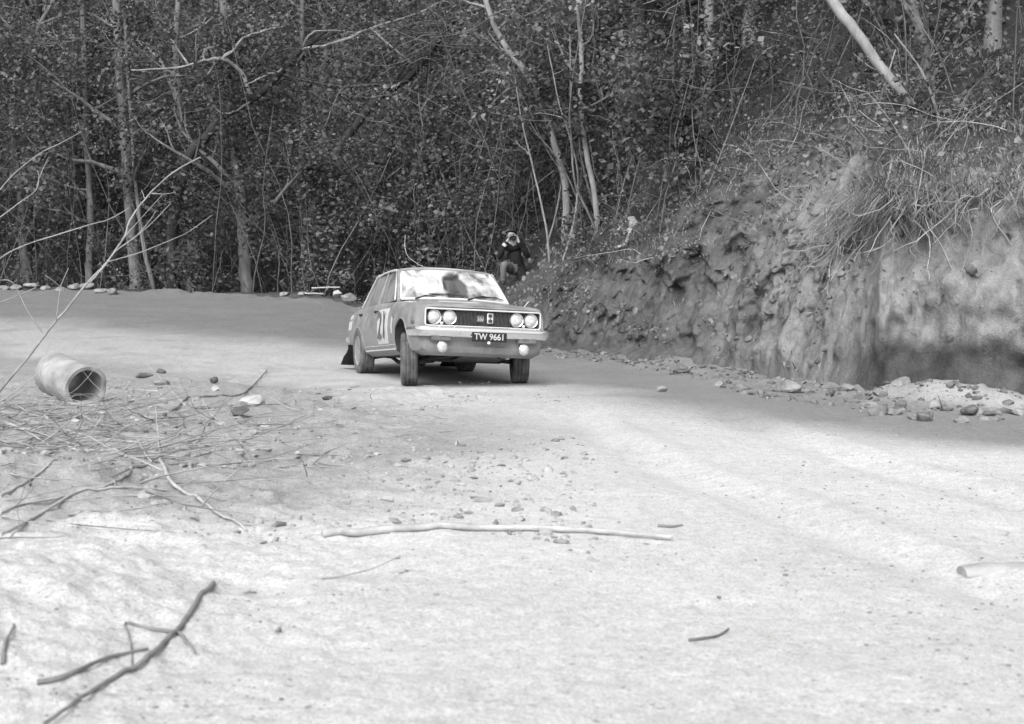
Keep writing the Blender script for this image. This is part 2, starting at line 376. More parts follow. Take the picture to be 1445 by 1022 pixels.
ht = 0.10 + 0.78 * (.35 * sstep(31, 23, TT) + .65 * sstep(24, 20, TT)) * sstep(4.2, 1.6, SS) + 0.14 * fbm(TT * .9, SS * 1.3, 0, 4, 101)
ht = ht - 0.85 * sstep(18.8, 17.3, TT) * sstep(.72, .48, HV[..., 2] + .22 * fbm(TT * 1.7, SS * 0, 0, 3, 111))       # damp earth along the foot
ht = ht + .18 * sstep(40, 30, TT) * sstep(2.5, .5, SS)
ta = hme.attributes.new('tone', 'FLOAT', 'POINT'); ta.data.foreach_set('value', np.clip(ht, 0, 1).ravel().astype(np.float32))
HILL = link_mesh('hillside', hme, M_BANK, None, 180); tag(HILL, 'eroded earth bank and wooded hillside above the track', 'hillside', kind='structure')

def bvh_of(me):
    v = np.empty(len(me.vertices) * 3, np.float32); me.vertices.foreach_get('co', v)
    p = np.empty(len(me.loops), np.int32); me.loops.foreach_get('vertex_index', p)
    return BVHTree.FromPolygons(v.reshape(-1, 3).tolist(), p.reshape(-1, 4).tolist())
BV_G, BV_H = bvh_of(gme), bvh_of(hme)
def hit(px, py):
    """the point of the terrain seen at a pixel"""
    o = Vector((0, 0, CAM_H)); d = ray(px, py).normalized(); best = None
    for b in (BV_G, BV_H):
        h = b.ray_cast(o, d)
        if h[0] is not None and (best is None or h[3] < best[1]): best = (h[0], h[3])
    return best[0] if best else None
def drop(x, y):
    zs = [h[0].z for h in (b.ray_cast(Vector((x, y, 200)), Vector((0, 0, -1))) for b in (BV_G, BV_H)) if h[0] is not None]
    return max(zs) if zs else 0.0

# ------------------------------------------------------------------ foliage as real leaf-sized faces
def leaf_faces(C, n, spread, size, up=0.5, flat=0.6, world=True):
    """n leaves round each centre C (m,3); returns vertices, quads"""
    C = np.asarray(C); sp0 = np.broadcast_to(np.asarray(spread, float), (len(C),)); kk = clear_of(C) if world else np.ones(len(C), bool); C = C[kk]; spread = sp0[kk]
    m = len(C); k = m * n
    c = np.repeat(C, n, 0)
    g = RNG.normal(size=(k, 3)); g /= np.linalg.norm(g, axis=1)[:, None]
    g *= (RNG.random(k) ** 0.4)[:, None]
    sp = np.repeat(np.broadcast_to(np.asarray(spread, float), (m,)), n)[:, None]
    p = c + g * sp * np.array([1, 1, flat])
    nrm = RNG.normal(size=(k, 3)); nrm[:, 2] = np.abs(nrm[:, 2]) + up; nrm += g * .5; nrm /= np.linalg.norm(nrm, axis=1)[:, None]
    a = np.cross(nrm, RNG.normal(size=(k, 3))); a /= np.linalg.norm(a, axis=1)[:, None] + 1e-9; b = np.cross(nrm, a)
    s = (size[0] + (size[1] - size[0]) * RNG.random(k) ** 1.6)[:, None]
    wd = s * (0.26 + .14 * RNG.random(k))[:, None]
    V = np.stack([p - a * s * .5, p + b * wd + a * s * .05 - nrm * s * .06, p + a * s * .5 - nrm * s * .1, p - b * wd + a * s * .05 - nrm * s * .06], 1).reshape(-1, 3)
    return V, np.arange(k * 4).reshape(-1, 4)
def join(parts):
    V, Q, o = [], [], 0
    for v, q in parts: V.append(v); Q.append(q + o); o += len(v)
    return np.concatenate(V), np.concatenate(Q)
def tri_tubes(paths, radii):
    """many thin three-sided stems; paths (m,k,3), radii (m,)"""
    m, k, _ = paths.shape; d = np.gradient(paths, axis=1); d /= np.linalg.norm(d, axis=2)[..., None] + 1e-9
    u = np.cross(d, np.array([.31, .52, .79])); u /= np.linalg.norm(u, axis=2)[..., None] + 1e-9; v = np.cross(d, u)
    tap = np.linspace(1, .35, k)[None, :, None] * np.asarray(radii)[:, None, None]
    ring = np.stack([paths + tap * (u * math.cos(q) + v * math.sin(q)) for q in (0, 2.0944, 4.18879)], 2)   # m,k,3,3
    V = ring.reshape(-1, 3); I = np.arange(m * k * 3).reshape(m, k, 3)
    Q = []
    for a in range(3):
        b = (a + 1) % 3; Q.append(np.stack([I[:, :-1, a], I[:, :-1, b], I[:, 1:, b], I[:, 1:, a]], -1).reshape(-1, 4))
    return V, np.concatenate(Q)

# undergrowth of the hillside
PHP = hit(724, 402)
def clear_of(c):
    """keep plants out of the little clearing where the photographer crouches"""
    u = (c[:, 1] - 17) / (PHP.y - 17)
    return ~((np.abs(c[:, 0] - PHP.x * u) < 1.0) & (c[:, 1] < PHP.y + .9) & (c[:, 2] < PHP.z + 1.7))
def scatter_ts(n, t0, t1, s0, s1, pw=1.0):
    return t0 + (t1 - t0) * RNG.random(n), s0 + (s1 - s0) * RNG.random(n) ** pw
T_LEFT = 27.0
parts = []
#   behind the far edge of the track and up the slope
t, s = scatter_ts(2600, T_LEFT, 66, 2.2, 26, 1.15); c = hill(t, s, False)
dens = fbm(c[:, 0] * .35, c[:, 1] * .35, 0, 3, 121)
c = c[dens > -.55]; c[:, 2] += RNG.random(len(c)) ** 1.5 * 2.6 + .1
parts.append(leaf_faces(c, 76, .35 + .45 * RNG.random(len(c)), (.06, .16), .45, .7))
#   climbers hanging in the trees
t, s = scatter_ts(1500, T_LEFT, 64, 4, 22, 1.0); c = hill(t, s, False); c[:, 2] += 2 + 5.5 * RNG.random(len(c))
dens = fbm(c[:, 0] * .45, c[:, 2] * .5, c[:, 1] * .3, 3, 131); c = c[dens > -.1]
parts.append(leaf_faces(c, 90, .4 + .6 * RNG.random(len(c)), (.06, .17), .3, 1.1))
#   the slope above the cutting, right of the saplings
t, s = scatter_ts(1500, 0, T_LEFT + 1, 3.8, 26, 1.3); c = hill(t, s, False); dens = fbm(c[:, 0] * .4, c[:, 1] * .4, 0, 3, 141)
c = c[dens > -.45]; c[:, 2] += RNG.random(len(c)) ** 1.6 * 2.2
parts.append(leaf_faces(c, 70, .3 + .4 * RNG.random(len(c)), (.04, .11), .45, .7))
#   bushes and creepers right behind the edge of the track, in front of the trunks
t, s = scatter_ts(1500, 36, 66, .9, 4.5, 1.0); c = hill(t, s, False); c[:, 2] += RNG.random(len(c)) ** .8 * 7.5
dens = fbm(c[:, 0] * .5, c[:, 2] * .55, c[:, 1] * .3, 3, 133) - .35 * (c[:, 2] < 2.4); c = c[dens > -.02]
parts.append(leaf_faces(c, 55, .35 + .5 * RNG.random(len(c)), (.06, .17), .3, 1.0))
#   creepers hiding the lower and upper parts of the edge trees
for (x0, x1, y0, y1, Y0, Y1, m) in ((310, 372, 30, 320, 35.2, 36.2, 60), (225, 285, 235, 395, 34.6, 35.2, 45), (428, 490, 225, 400, 33.2, 34.2, 75), (150, 215, 40, 190, 36.6, 37.6, 22), (95, 140, 30, 200, 37, 38, 14), (20, 70, 60, 330, 39, 42, 40), (520, 720, 150, 330, 31.5, 33.5, 90), (740, 860, 20, 150, 28.2, 30, 50), (860, 1000, 60, 240, 23.5, 25.5, 70)):
    c = np.array([list(at(random.uniform(x0, x1), random.uniform(y0, y1), random.uniform(Y0, Y1))) for _ in range(m)])
    parts.append(leaf_faces(c, 48, .22 + .32 * RNG.random(m), (.06, .16), .3, 1.0))
#   thicker cover on the upper slope over the cutting
t, s = scatter_ts(1500, 0, T_LEFT + 2, 6, 24, 1.2); c = hill(t, s, False); c[:, 2] += RNG.random(len(c)) * 3.5
parts.append(leaf_faces(c, 68, .35 + .45 * RNG.random(len(c)), (.045, .12), .4, .8))
#   scrub on the broken slope behind the car
t, s = scatter_ts(420, 18.5, 36, .3, 4.5, 1.0); c = hill(t, s, True); dens = fbm(c[:, 0] * .9, c[:, 1] * .9, c[:, 2], 3, 143); c = c[dens > .0]
SCRUB = leaf_faces(c, 40, .14 + .22 * RNG.random(len(c)), (.035, .09), .4, .7)
V, Q = join(parts)
tag(link_mesh('undergrowth', np_mesh('undergrowth', V, Q), M_LEAF, None, 0), 'dense dark leafy undergrowth and climbers covering the hillside', 'undergrowth', kind='stuff')
# paler clumps, light on the leaves put into their colour
parts = []
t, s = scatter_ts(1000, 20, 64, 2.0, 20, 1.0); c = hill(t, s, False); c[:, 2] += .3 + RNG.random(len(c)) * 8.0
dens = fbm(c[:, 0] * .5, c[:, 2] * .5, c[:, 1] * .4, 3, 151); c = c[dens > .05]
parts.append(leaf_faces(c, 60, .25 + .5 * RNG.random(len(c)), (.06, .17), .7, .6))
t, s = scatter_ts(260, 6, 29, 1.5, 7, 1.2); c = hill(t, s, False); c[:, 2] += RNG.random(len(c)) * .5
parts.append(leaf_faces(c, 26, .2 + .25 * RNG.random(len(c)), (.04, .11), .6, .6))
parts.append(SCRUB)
t, s = scatter_ts(420, 42, 66, 1.0, 7, 1.0); c = hill(t, s, False); c[:, 2] += 4.2 + RNG.random(len(c)) * 4.5; c = c[fbm(c[:, 0] * .5, c[:, 2] * .6, c[:, 1] * .3, 3, 157) > -.1]  # better lit upper canopy painted as a paler leaf tone
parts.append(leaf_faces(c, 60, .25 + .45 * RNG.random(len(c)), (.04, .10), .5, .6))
V, Q = join(parts)
tag(link_mesh('pale_undergrowth', np_mesh('pale_undergrowth', V, Q), M_LEAF_PALE, None, 0), 'paler leaf clumps among the undergrowth, canopy light painted into their colour', 'undergrowth', kind='stuff')
# vines, suckers and bare saplings too thin to count
def wander(base, up, length, k, wob):
    m = len(base); P = np.zeros((m, k, 3)); P[:, 0] = base; d = up / np.linalg.norm(up, axis=1)[:, None]
    for i in range(1, k):
        d = d + RNG.normal(size=(m, 3)) * wob; d /= np.linalg.norm(d, axis=1)[:, None]; P[:, i] = P[:, i - 1] + d * (length / (k - 1))[:, None]
    return P
t, s = scatter_ts(1500, 6, 64, 2.0, 16, 1.1); keep = ~((t < 22) & (s < 4)); t, s = t[keep], s[keep]
b = hill(t, s, False); b[:, 2] -= .05; b = b[clear_of(b)]; upv = RNG.normal(size=b.shape) * .28 + [0, -.1, 1]
pa = wander(b, upv, 1.2 + 5 * RNG.random(len(b)) ** 2, 9, .16); v1 = tri_tubes(pa, .006 + .014 * RNG.random(len(b)) ** 2)
t, s = scatter_ts(700, 24, 60, 3, 14, 1.1); b = hill(t, s, False); b[:, 2] += 1 + 6 * RNG.random(len(b)); upv = RNG.normal(size=b.shape) * [1, .7, .45]
pa = wander(b, upv, .8 + 2.6 * RNG.random(len(b)), 9, .22); v2 = tri_tubes(pa, .004 + .008 * RNG.random(len(b)))
t, s = scatter_ts(900, 24, 62, 1.2, 7, 1.0); b = hill(t, s, False); b[:, 2] += 1.0 + 7.5 * RNG.random(len(b)) ** .8; b = b[clear_of(b)]; upv = RNG.normal(size=b.shape) * [1, .5, .5] + [0, -.2, .1]
pa = wander(b, upv, .8 + 2.4 * RNG.random(len(b)), 9, .2); v3 = tri_tubes(pa, .005 + .009 * RNG.random(len(b)))
t, s = scatter_ts(120, 26, 62, .8, 5, 1.0); b = hill(t, s, False); b[:, 2] -= .05; b = b[clear_of(b)]; upv = RNG.normal(size=b.shape) * .2 + [0, -.05, 1]
pa = wander(b, upv, 2.5 + 5.5 * RNG.random(len(b)), 11, .10); v4 = tri_tubes(pa, .010 + .018 * RNG.random(len(b)) ** 2)
V, Q = join([v1, v2, v3, v4])
tag(link_mesh('vines_and_suckers', np_mesh('vines_and_suckers', V, Q), M_TWIG, None, 0), 'tangle of thin bare vines and suckers through the forest', 'vines', kind='stuff')
# dry grass and trailing roots over the cut bank
def blades(c, length, droop, wid, k=5):
    m = len(c); az = RNG.random(m) * 2 * math.pi; h = np.stack([np.cos(az), np.sin(az), 0 * az], 1)
    L = length[0] + (length[1] - length[0]) * RNG.random(m)
    pts = []
    for i in range(k):
        f = i / (k - 1); pts.append(c + h * (L * (.25 * f + .55 * f * f * droop))[:, None] + np.array([0, 0, 1]) * (L * (f - .75 * droop * f * f))[:, None])
    P = np.stack(pts, 1); side = np.stack([-h[:, 1], h[:, 0], 0 * az], 1)
    wv = (wid * np.array([1, .9, .75, .5, .12])[None, :, None]) * side[:, None, :]
    V = np.stack([P - wv, P + wv], 2).reshape(-1, 3); I = np.arange(m * k * 2).reshape(m, k, 2)
    return V, np.stack([I[:, :-1, 0], I[:, :-1, 1], I[:, 1:, 1], I[:, 1:, 0]], -1).reshape(-1, 4)
t, s = scatter_ts(34000, 9, 27, .95, 7.5, 1.3); d = fbm(t * .9, s * .9, 0, 3, 161); lim = np.where(t > 19.5, .15, -.35); k_ = (d > lim) & ~((t > 19) & (s < 1.8))
g1 = blades(hill(t[k_], s[k_]), (.12, .42), 1.0, .006)
t, s = scatter_ts(2600, 11, 19.5, .93, 1.35, 1.0); g2 = blades(hill(t, s), (.3, .6), 1.9, .005)
t, s = scatter_ts(9000, 20, 50, .5, 6, 1.0); d = fbm(t * .8, s * .8, 0, 3, 171); k_ = d > .1; g3 = blades(hill(t[k_], s[k_]), (.1, .35), 1.1, .007)
V, Q = join([g1, g2, g3])
tag(link_mesh('bank_grass', np_mesh('bank_grass', V, Q), M_GRASS, None, 0), 'dry grass growing along the top of the earth bank and its slope', 'grass', kind='stuff')
t, s = scatter_ts(420, 11, 20.5, .85, 1.4, 1.0); b = hill(t, s); b[:, 1] -= .10
upv = RNG.normal(size=b.shape) * [.5, .3, .25] + [0, -.45, -.7]
V, Q = tri_tubes(wander(b, upv, .25 + .75 * RNG.random(len(b)), 8, .22), .004 + .007 * RNG.random(len(b)))
t, s = scatter_ts(260, 8, 26, 1.2, 5, 1.0); b = hill(t, s); upv = RNG.normal(size=b.shape) * [1, .6, .3] + [0, 0, .35]
V, Q = join([(V, Q), tri_tubes(wander(b, upv, .4 + 1.1 * RNG.random(len(b)), 8, .2), .004 + .006 * RNG.random(len(b)))])
tag(link_mesh('trailing_roots', np_mesh('trailing_roots', V, Q), M_DRYTWIG, None, 0), 'bare roots and stalks trailing over the lip of the earth bank', 'roots', kind='stuff')

# ------------------------------------------------------------------ trees
def bend(pts, per=4, wob=.02):
    """smooth polyline through points with a little natural wobble"""
    P = [Vector(p) for p in pts]; out = []
    for i in range(len(P) - 1):
        p0, p1, p2, p3 = P[max(i - 1, 0)], P[i], P[i + 1], P[min(i + 2, len(P) - 1)]
        for j in range(per):
            u = j / per
            q = 0.5 * ((2 * p1) + (p2 - p0) * u + (2 * p0 - 5 * p1 + 4 * p2 - p3) * u * u + (3 * p1 - p0 - 3 * p2 + p3) * u ** 3)
            out.append(q + Vector((random.gauss(0, wob), random.gauss(0, wob), random.gauss(0, wob))) * (1 if out else 0))
    out.append(P[-1]); return out
def limb(bm, p, d, L, r, lvl, tips, sides=6):
    d = Vector(d).normalized(); pts = [Vector(p)]; n = 5
    for i in range(n):
        d = (d + Vector((random.gauss(0, .22), random.gauss(0, .22), random.gauss(.05, .18)))).normalized(); pts.append(pts[-1] + d * L / n)
    rr = [r * (1 - .72 * i / n) for i in range(n + 1)]; tube(bm, pts, rr, sides)
    if lvl > 0:
        for i in range(2, n + 1):
            for q in range(2 if lvl > 1 else 1):
                e = (d + Vector((random.gauss(0, .8), random.gauss(0, .8), random.gauss(.2, .5)))).normalized()
                limb(bm, pts[i], e, L * random.uniform(.4, .65), rr[i] * .7, lvl - 1, tips, 5 if lvl > 1 else 4)
    else: tips.append(pts[-1]); tips.append(pts[3])
def make_tree(name, path, r0, r1, bark, leaf, label, group=None, crown=True, nl=5, leaf_n=34, cspread=.5, limbL=2.0, lsize=(.07, .17), sides=10, cat='tree', limb_from=.5, lvl=1, flare=True):
    base = Vector(path[0]); T = empty(name, base)
    bm = bmesh.new(); loc = [Vector(p) - base for p in path]; pts = bend(loc, 4, r0 * .10); n = len(pts)
    rr = [r0 + (r1 - r0) * (i / (n - 1)) for i in range(n)]
    if flare: rr[0] *= 1.45; rr[1] *= 1.15
    pts[0] = pts[0] - Vector((0, 0, .25)); tube(bm, pts, rr, sides)
    tips = []
    for i in range(nl):
        k = int(n * (limb_from + (1 - limb_from) * (i + .5) / max(nl, 1))); k = min(k, n - 1)
        a = random.uniform(0, 6.28); limb(bm, pts[k], (math.cos(a), math.sin(a), random.uniform(.15, .8)), limbL * random.uniform(.6, 1.1), rr[k] * .6, lvl, tips)
    obj('trunk', bm, bark, T, 60)
    if crown and tips:
        C = np.array([list(p) for p in tips] + [list(pts[-1])]); V, Q = leaf_faces(C, leaf_n, cspread * (.7 + .6 * RNG.random(len(C))), lsize, .5, .7, False)
        link_mesh('crown', np_mesh('crown', V, Q), leaf, T, 0)
    tag(T, label, cat, group); return T
def px_trunk(pp, Y=None, extra=0.0, lean=0.0):
    """pixels from the foot upwards; the foot pixel finds the distance on the terrain, unless Y is given"""
    if Y is None:
        h = hit(*pp[0]); Y = h.y
    out = [at(x, y, Y + lean * i) for i, (x, y) in enumerate(pp)]
    z = drop(out[0].x, out[0].y)
    if out[0].z > z + .05: out.insert(0, Vector((out[0].x + random.uniform(-.1, .1), out[0].y, z)))
    if extra:
        d = (out[-1] - out[-2]).normalized(); d = (d + Vector((0, 0, .6))).normalized(); out.append(out[-1] + d * extra)
    return out
G_EDGE = 'trees along the far edge of the track'
make_tree('forest_tree', px_trunk([(350, 416), (346, 380), (343, 330), (338, 270), (330, 200)], 36.4, 6), .21, .09, M_BARK, M_LEAF, 'stout grey trunk with a flared foot at the far edge of the track', G_EDGE, nl=8, limbL=2.6)
make_tree('forest_tree', px_trunk([(193, 408), (190, 370), (183, 290), (176, 200), (170, 120)], 38.0, 5), .19, .10, M_BARK, M_LEAF, 'tall pale grey trunk behind the bare leaning branch', G_EDGE, nl=8, limbL=2.6)
make_tree('forest_tree', px_trunk([(217, 412), (205, 360), (196, 300), (190, 240)], 37.2, 4), .07, .04, M_BARK, M_LEAF, 'slim sapling leaning against the tall pale grey trunk', G_EDGE, nl=4, limbL=1.4)
make_tree('forest_tree', px_trunk([(126, 402), (126, 350), (128, 300), (124, 220)], 38.5, 4), .12, .07, M_BARK, M_LEAF, 'straight mid-sized trunk above the stone edge of the track', G_EDGE, nl=6, limbL=2.0)
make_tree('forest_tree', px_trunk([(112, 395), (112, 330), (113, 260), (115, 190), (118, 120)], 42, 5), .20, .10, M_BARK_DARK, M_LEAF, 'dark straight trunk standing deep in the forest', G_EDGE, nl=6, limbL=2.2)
make_tree('forest_tree', px_trunk([(40, 400), (44, 300), (38, 180), (50, 80)], 43, 4), .16, .08, M_BARK_DARK, M_LEAF, 'dark trunk wrapped in leaves at the quiet end of the forest', G_EDGE, nl=8, limbL=2.4)
# the dark leaning trunk whose pale dead limbs cross the top
T = make_tree('leaning_tree', px_trunk([(243, 340), (263, 230), (290, 195), (313, 165), (362, 136), (403, 95), (424, 70), (470, 30)], 35.5, 2.5), .15, .05, M_BARK_DARK, M_LEAF, 'dark leaning tree with crooked bare pale limbs', None, nl=3, limbL=1.6, limb_from=.8)
def px_limbs(root, paths, Y, r, m, name='limb'):
    for pp, rr in paths:
        bm = bmesh.new(); P = bend([at(x, y, Y + dy) - root.location for x, y, dy in pp], 4, .015); n = len(P)
        tube(bm, P, [rr * (1 - .75 * i / n) for i in range(n)], 6); obj(name, bm, m, root, 60)
px_limbs(T, [([(355, 140, 0), (340, 100, -.2), (313, 84, -.4), (288, 86, -.5), (250, 95, -.6), (185, 99, -.6)], 0.061), ([(313, 84, -.4), (345, 55, -.6), (365, 45, -.7), (398, 38, -.7)], 0.043),
             ([(265, 90, -.5), (255, 75, -.5), (240, 55, -.6)], .03), ([(403, 95, 0), (380, 105, -.3), (350, 118, -.5)], .04), ([(288, 86, -.5), (290, 70, -.5), (300, 66, -.6)], .03),
             ([(424, 70, 0), (470, 62, -.3), (523, 40, -.5), (585, 20, -.8), (640, -6, -1)], 0.043), ([(523, 40, -.5), (575, 85, -.6), (620, 115, -.6), (668, 145, -.7)], .03),
             ([(362, 136, 0), (335, 155, -.2), (318, 160, -.4), (300, 150, -.5)], .035), ([(424, 70, 0), (445, 45, -.2), (500, 45, -.4), (560, 50, -.4)], .03)], 35.5, .05, M_BARK_PALE)
T = make_tree('leaning_tree', px_trunk([(452, 300), (470, 230), (494, 189), (535, 135), (590, 95)], 34.5, 3), .13, .08, M_BARK_DARK, M_LEAF, 'dark trunk leaning over the undergrowth above the car', None, nl=5, limbL=1.8)
G_SAP = 'bare saplings on the slope behind the photographer'
L_SAP = 'slender bare sapling in the clump on the slope behind the crouching photographer'
make_tree('pale_trunk', px_trunk([(796, 376), (798, 329), (798, 263), (786, 218), (770, 164), (741, 103), (712, 62), (688, 12)], 29.0, 2), .085, .05, M_BARK_PALE, M_LEAF_PALE, 'tallest crooked pale trunk of the sapling clump, bending towards the track', G_SAP, nl=6, limbL=1.5)
make_tree('pale_trunk', px_trunk([(840, 366), (842, 312), (837, 263), (827, 214), (819, 135), (821, 82), (815, 0)], 27.6, 2.5), .06, .04, M_BARK_PALE, M_LEAF_PALE, 'upright pale forked trunk beside the crooked one in the sapling clump', G_SAP, nl=5, limbL=1.4)
saps = [[(842, 330), (830, 300), (812, 260), (806, 200), (805, 123)], [(800, 350), (812, 300), (815, 240), (800, 180), (790, 150)], [(855, 340), (840, 300), (822, 230), (818, 190), (822, 130), (812, 105)],
        [(776, 380), (772, 330), (762, 280), (748, 220), (735, 165)], [(822, 360), (826, 320), (810, 270), (788, 225), (752, 180)], [(882, 298), (862, 280), (842, 250), (836, 225)],
        [(810, 370), (805, 340), (815, 300), (820, 250)], [(768, 360), (785, 300), (793, 240), (780, 200), (757, 170)]]
for i, pp in enumerate(saps):
    make_tree('sapling', px_trunk(pp, 27.4 + .3 * i, 1.2), .026, .012, M_BARK_PALE if i % 2 else M_BARK, M_LEAF, L_SAP, G_SAP, nl=3, limbL=.9, leaf_n=10, cspread=.35, sides=6, flare=False)
make_tree('pale_trunk', px_trunk([(963, 145), (963, 100), (966, 50), (963, -10)], None, 2.5), .062, .05, M_BARK_PALE, M_LEAF, 'thicker of two straight pale trunks standing side by side above the bank', 'twin trunks above the bank', nl=5, limbL=1.4)
make_tree('pale_trunk', px_trunk([(950, 148), (950, 100), (951, 40), (950, -10)], None, 2.5), .03, .024, M_BARK_PALE, M_LEAF, 'thinner of two straight pale trunks standing side by side above the bank', 'twin trunks above the bank', nl=4, limbL=1.2)
make_tree('forest_tree', px_trunk([(901, 140), (899, 60), (897, -10)], None, 3), .13, .1, M_BARK, M_LEAF, 'grey trunk half hidden by leaves next to the twin pale trunks', None, nl=6, limbL=1.8)
make_tree('forest_tree', px_trunk([(1311, 120), (1307, 85), (1299, 45), (1286, -12)], None, 3), .075, .055, M_BARK, M_LEAF, 'grey trunk growing beside the fallen pale log on the slope', None, nl=5, limbL=1.6)
# fallen pale log leaning down the slope
h = hit(1292, 158); P = [at(1288, 150, h.y - .25), at(1245, 97, h.y - .15), at(1208, 46, h.y), at(1171, -3, h.y + .2), at(1120, -70, h.y + .4)]
bm = bmesh.new(); tube(bm, bend([p - P[0] for p in P], 4, .004), [.060 + .014 * i / 16 for i in range(17)], 10)
T = empty('fallen_log', P[0]); obj('trunk', bm, M_BARK_PALE, T, 60); tag(T, 'straight bleached log propped down the slope over the earth bank', 'log')
def stick(name, pp, r, m, label, cat='branch', group=None, Y=None, twigs=(), dy=0.0, sides=7):
    """a fallen stick traced over the ground, or standing free at distance Y"""
    def pt(x, y, i):
        if Y is None:
            h = hit(x, y); return Vector((h.x, h.y, h.z + r * .55))
        return at(x, y, Y + dy * i)
    P = [pt(x, y, i) for i, (x, y) in enumerate(pp)]; T = empty(name, P[0]); b0 = P[0].copy()
    bm = bmesh.new(); q = bend([p - b0 for p in P], 5, r * .10); n = len(q)
    def rest(q, r):
        if Y is None:
            for _ in range(3): q = [q[0]] + [Vector((b.x, b.y, (a.z + b.z * 2 + c.z) / 4)) for a, b, c in zip(q[:-2], q[1:-1], q[2:])] + [q[-1]]
            q = [Vector((v.x, v.y, max(v.z, drop(v.x + b0.x, v.y + b0.y) - b0.z + r * .85))) for v in q]
        return q
    q = rest(q, r); tube(bm, q, [r * (1 - .55 * i / n) * random.uniform(.93, 1.07) for i in range(n)], sides); obj('stem', bm, m, T, 60)
    for tp, tr in twigs:
        if Y is None: W = [pt(x, y, 0) for x, y in tp]
        else: W = [at(x, y, Y + .05 * k) for k, (x, y) in enumerate(tp)]
        bm = bmesh.new(); q = rest(bend([p - b0 for p in W], 5, tr * .10), tr); n = len(q); tube(bm, q, [tr * (1 - .6 * i / n) for i in range(n)], 6); obj('twig', bm, m, T, 60)
    tag(T, label, cat, group); return T
for pp, r, lab in (([(1221, 222), (1240, 150), (1264, 70)], .018, 'thin dry pole crossing the fallen pale log'), ([(1326, 168), (1305, 110), (1290, 85), (1262, 48)], .02, 'crooked dead stem slanting beside the fallen pale log'),
                   ([(998, 268), (1020, 210), (1050, 130), (1068, 78)], .014, 'thin bare stem rising from the vegetated slope of the bank'), ([(985, 275), (990, 240), (980, 200), (976, 150)], .013, 'short bare stem next to the thin one on the vegetated slope')):
    h = hit(*pp[0]); stick('dry_pole', pp, r, M_TWIG if r < .015 else M_BARK_PALE, lab, 'stem', None, h.y - .02)
G_PILE = 'bleached wood chunks on the slope'
for k, (pp, r, lab) in enumerate((([(893, 317), (890, 306)], .075, 'upright bleached stump on the slope right of the photographer'), ([(871, 323), (884, 319)], .028, 'short pale split branch beside the bleached stump'),
                   ([(886, 328), (900, 320)], .06, 'thick pale chunk of wood lying against the bleached stump'), ([(868, 350), (882, 345)], .03, 'pale split branch lowest below the bleached stump'), ([(884, 341), (897, 350)], .045, 'pale broken log end between stump and vegetated slope'))):
    h = hit(*pp[0]); z0 = drop(h.x, h.y - .1) + r * .5; a_ = Vector((h.x, h.y - .1, z0)); q = at(pp[1][0], pp[1][1], h.y - .12); q.z = max(q.z, drop(q.x, q.y) + r * .4)
    bm = bmesh.new(); P_ = [(q - a_) * (f_ / 4) + Vector((random.gauss(0, r * .06), 0, random.gauss(0, r * .06))) for f_ in range(5)]; P_[0].z -= .06 if k == 0 else 0
    tube(bm, P_, [r * random.uniform(.8, 1.05) for _ in P_], 9); o = obj('wood_chunk', bm, M_DEADWOOD, None, 50); o.location = a_; tag(o, lab, 'wood', G_PILE)
# more forest behind, copied from four patterns
pats = []
for i in range(4):
    random.seed(50 + i); H = random.uniform(6, 9)
    p = make_tree('forest_tree', [(0, 0, 0), (random.uniform(-.3, .3), random.uniform(-.2, .2), H * .3), (random.uniform(-.6, .6), random.uniform(-.4, .4), H * .65), (random.uniform(-1, 1), random.uniform(-.6, .6), H)], random.uniform(.10, .2), .04,
                  (M_BARK, M_BARK_DARK, M_BARK, M_BARK_PALE)[i], (M_LEAF, M_LEAF, M_LEAF_PALE, M_LEAF)[i], ['bushy grey-barked forest tree standing among the undergrowth', 'dark-barked forest tree standing among the undergrowth', 'forest tree with lighter leaves among the undergrowth', 'pale-barked forest tree standing among the undergrowth'][i],
                  'trees on the wooded hillside', nl=11, limbL=2.3, limb_from=.25, leaf_n=40, cspread=.6, lvl=1)
    pats.append(p)
def copy_tree(o, parent=None):
    c = o.copy(); COL.objects.link(c); c.parent = parent
    for ch in list(o.children): copy_tree(ch, c)
    return c
random.seed(99); used = set(); spots = []
while len(spots) < 58:
    t = random.uniform(4, 62); s = random.uniform(6, 24) if t < 26 else random.uniform(4.5, 24)
    p = hill(np.array(t), np.array(s), False)
    if p[1] > 20 and all((p[0] - q[0]) ** 2 + (p[1] - q[1]) ** 2 > 2.6 for q, _, _ in spots): spots.append((p, t, s))
for i, (p, t, s) in enumerate(spots):
    k = i % 4; o = pats[k] if k not in used else copy_tree(pats[k]); used.add(k)
    o.location = (p[0], p[1], drop(p[0], p[1]) - .05); o.rotation_euler = (0, 0, random.uniform(0, 6.28)); q = random.uniform(.75, 1.25); o.scale = (q, q, q)
    where = 'above the cut bank' if t < 18.5 else 'above the vegetated slope' if t < 27 else 'behind the photographer' if t < 33 else 'behind the car' if t < 41 else 'behind the stone-edged far side'
    o['label'] = ['bushy grey-barked tree', 'dark-barked tree', 'lighter-leaved tree', 'pale-barked tree'][k] + ' ' + where + (', near the forest front' if s < 10 else ', halfway up the hillside' if s < 17 else ', high up the hillside')

